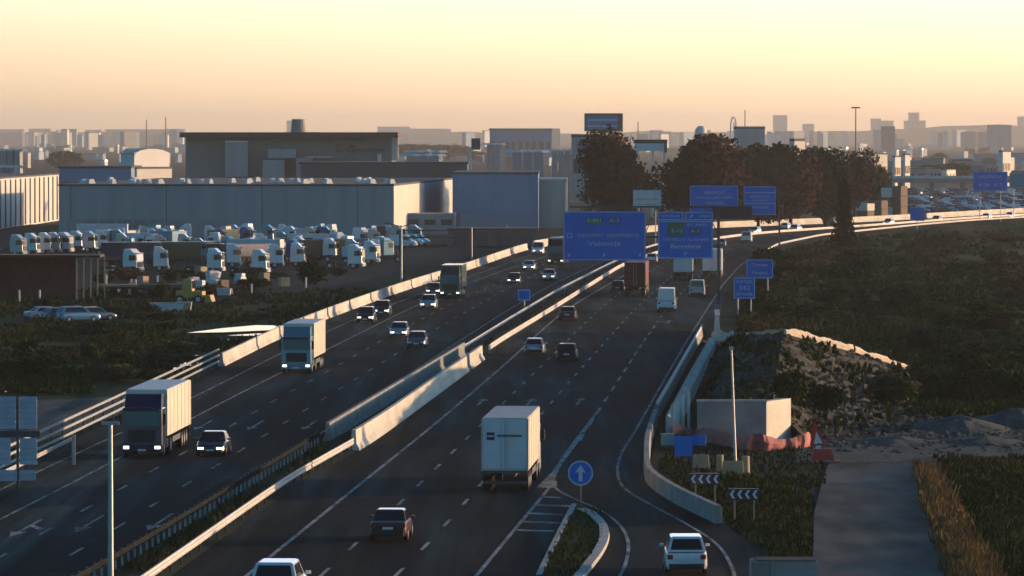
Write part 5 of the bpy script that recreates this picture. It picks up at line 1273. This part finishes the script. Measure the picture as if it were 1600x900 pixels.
# timber shed with posts
t = thing('timber_shed', 'dark red brown timber shed with pale posts at the left edge', 'shed', G(75, 468)); s_ = (468 - HZ) / CH
obj('wall', MB().box((-2.6, 6, 2.5), (11, .4, 5)), 'timber', t); obj('roof', MB().box((-1.2, 3, 5.2), (15, 6.6, .3)), 'timber', t); obj('rail', MB().box((4.6, -.4, 5.35), (3.4, .2, .16)), 'post_tan', t)
for i in range(5): obj('post', MB().box((3.4 + i * .75, .2 + i * 1.2, 2.55), (.16, .16, 5.1)), 'post_tan', t)
obj('end_wall', MB().box((-8.6, 3, 2.5), (.4, 6, 5)), 'timber', t)
# pallets, loader, skips in the yard
t = thing('loader', 'small yellow loader catching the sun at the near edge of the lorry park', 'loader', G(298, 474), R(-100))
obj('cab', MB().box((0, -.3, 2.1), (1.5, 1.3, 1.5), top=(.85, .8)), 'yellow', t, bevel=.05); obj('body', MB().box((0, 0, 1.05), (1.7, 3.2, .8)), 'yellow', t, bevel=.06); obj('window', MB().box((0, .37, 2.2), (1.1, .06, .9)), 'glass', t); obj('bucket', MB().box((0, 2.3, .6), (2.0, .9, .8), top=(1, .5)), 'yellow', t)
for x in (-1, 1):
    for y in (-1, 1): wheel(t, x * .85, y * 1.1, .5, .35)
    obj('arm', MB().tube((x * .6, .6, 1.5), (x * .6, 2.1, .7), .09, .09, 6), 'yellow', t)
for i, (px, py, wd, hh, m_, lab) in enumerate(((262, 486, 3.4, .8, 'sheet', 'pale skip lying in front of the yellow loader'), (287, 486, 1.6, .9, 'beige', 'small cream skip right of the pale one'), (350, 462, 1.5, .8, 'sheet', 'pale skip standing alone between the loader and the big bush'))):
    t = thing('skip', lab, 'skip', G(px, py)); obj('tub', MB().box((0, 0, hh / 2 + .05), (wd, 1.6, hh), top=(1.12, 1.1)), m_, t, bevel=.03); obj('lip', MB().box((0, 0, hh + .08), (wd * 1.16, 1.85, .08)), 'steel_post', t)
for i, (px, py, c) in enumerate(((72, 500, 'silver'), (98, 502, 'grey'), (122, 503, 'teal'), (150, 501, 'grey'))):
    car(('sedan', 'hatch', 'suv', 'hatch')[i], c, ('silver saloon at the left end of the row parked below the timber shed', 'grey hatchback parked second in the row below the timber shed', 'bluish car parked third in the row below the timber shed', 'dark grey hatchback at the right end of the row below the timber shed')[i], 0, 0, R(62), loc=G(px, py))
# people-high marker posts catching light
for i, (px, py) in enumerate(((166, 444), (205, 452), (212, 452), (246, 446), (393, 460), (478, 449), (30, 470), (62, 470))):
    t = thing('marker_post', 'short white marker post along the near edge of the lorry park', 'post', G(px, py), 0, 'marker posts of the lorry park'); obj('post', MB().tube((0, 0, -.1), (0, 0, 1.2), .12, .12, 8), 'wall_white', t); obj('cap', MB().tube((0, 0, 1.2), (0, 0, 1.3), .15, .1, 8), 'sheet', t)
# crowded car park at the far right: simple cars
random.seed(21)
cp = []
for k, pm in (('w', 'paint_white'), ('s', 'paint_silver'), ('b', 'paint_black'), ('n', 'paint_navy')):
    t = thing('parked_car', '', 'car'); L = 4.2
    mb = MB(); mb.box((0, 0, .62), (1.75, L, .7), top=(.94, .97)); mb.box((0, -.25, 1.2), (1.6, 2.5, .5), top=(.8, .66)); obj('body', mb, pm, t, bevel=.08)
    obj('windscreen', MB().box((0, .86, 1.2), (1.2, .1, .3)), 'glass', t)
    for x in (-1, 1):
        for y in (-1.3, 1.3): m2 = MB(); m2.tube((x * .7, y, .32), (x * .9, y, .32), .32, .32, 10); obj('wheel', m2, 'rubber', t)
    cp.append([t, True])
for r_ in range(9):
    for c_ in range(17):
        if random.random() < .12: continue
        px = 1418 + c_ * 11.5 + random.uniform(-1, 1) + r_ * 1.5; py = 300 + r_ * 4.0
        k = random.choice(cp); t = k[0] if k[1] else copy_tree(k[0]); k[1] = False
        t.location = G(px, py); t.rotation_euler = (0, 0, R(-115)); t['label'] = 'parked car in the crowded car park beyond the bend at the right'; t['group'] = 'cars in the crowded car park'; t['category'] = 'car'
for k in cp:
    if k[1]: bpy.data.objects.remove(k[0])

# ------------------------------------------------------------------ haze
hz = MB(); hz.box((0, 9900, 49), (24000, 21000, 101)); 
ho = obj('haze', hz, None) if False else None
me = hz.mesh('haze'); hm = bpy.data.materials.new('haze_air'); hm.use_nodes = True; n = hm.node_tree
n.nodes.clear(); out = n.nodes.new('ShaderNodeOutputMaterial'); pv = n.nodes.new('ShaderNodeVolumePrincipled')
pv.inputs['Color'].default_value = (0.95, 0.95, 0.93, 1); pv.inputs['Density'].default_value = 0.000052; pv.inputs['Anisotropy'].default_value = 0.35
n.links.new(pv.outputs[0], out.inputs['Volume']); me.materials.append(hm)
ho = bpy.data.objects.new('haze', me); COL.objects.link(ho); ho['kind'] = 'stuff'; ho['label'] = 'pale evening haze over the whole plain'; ho['category'] = 'haze'
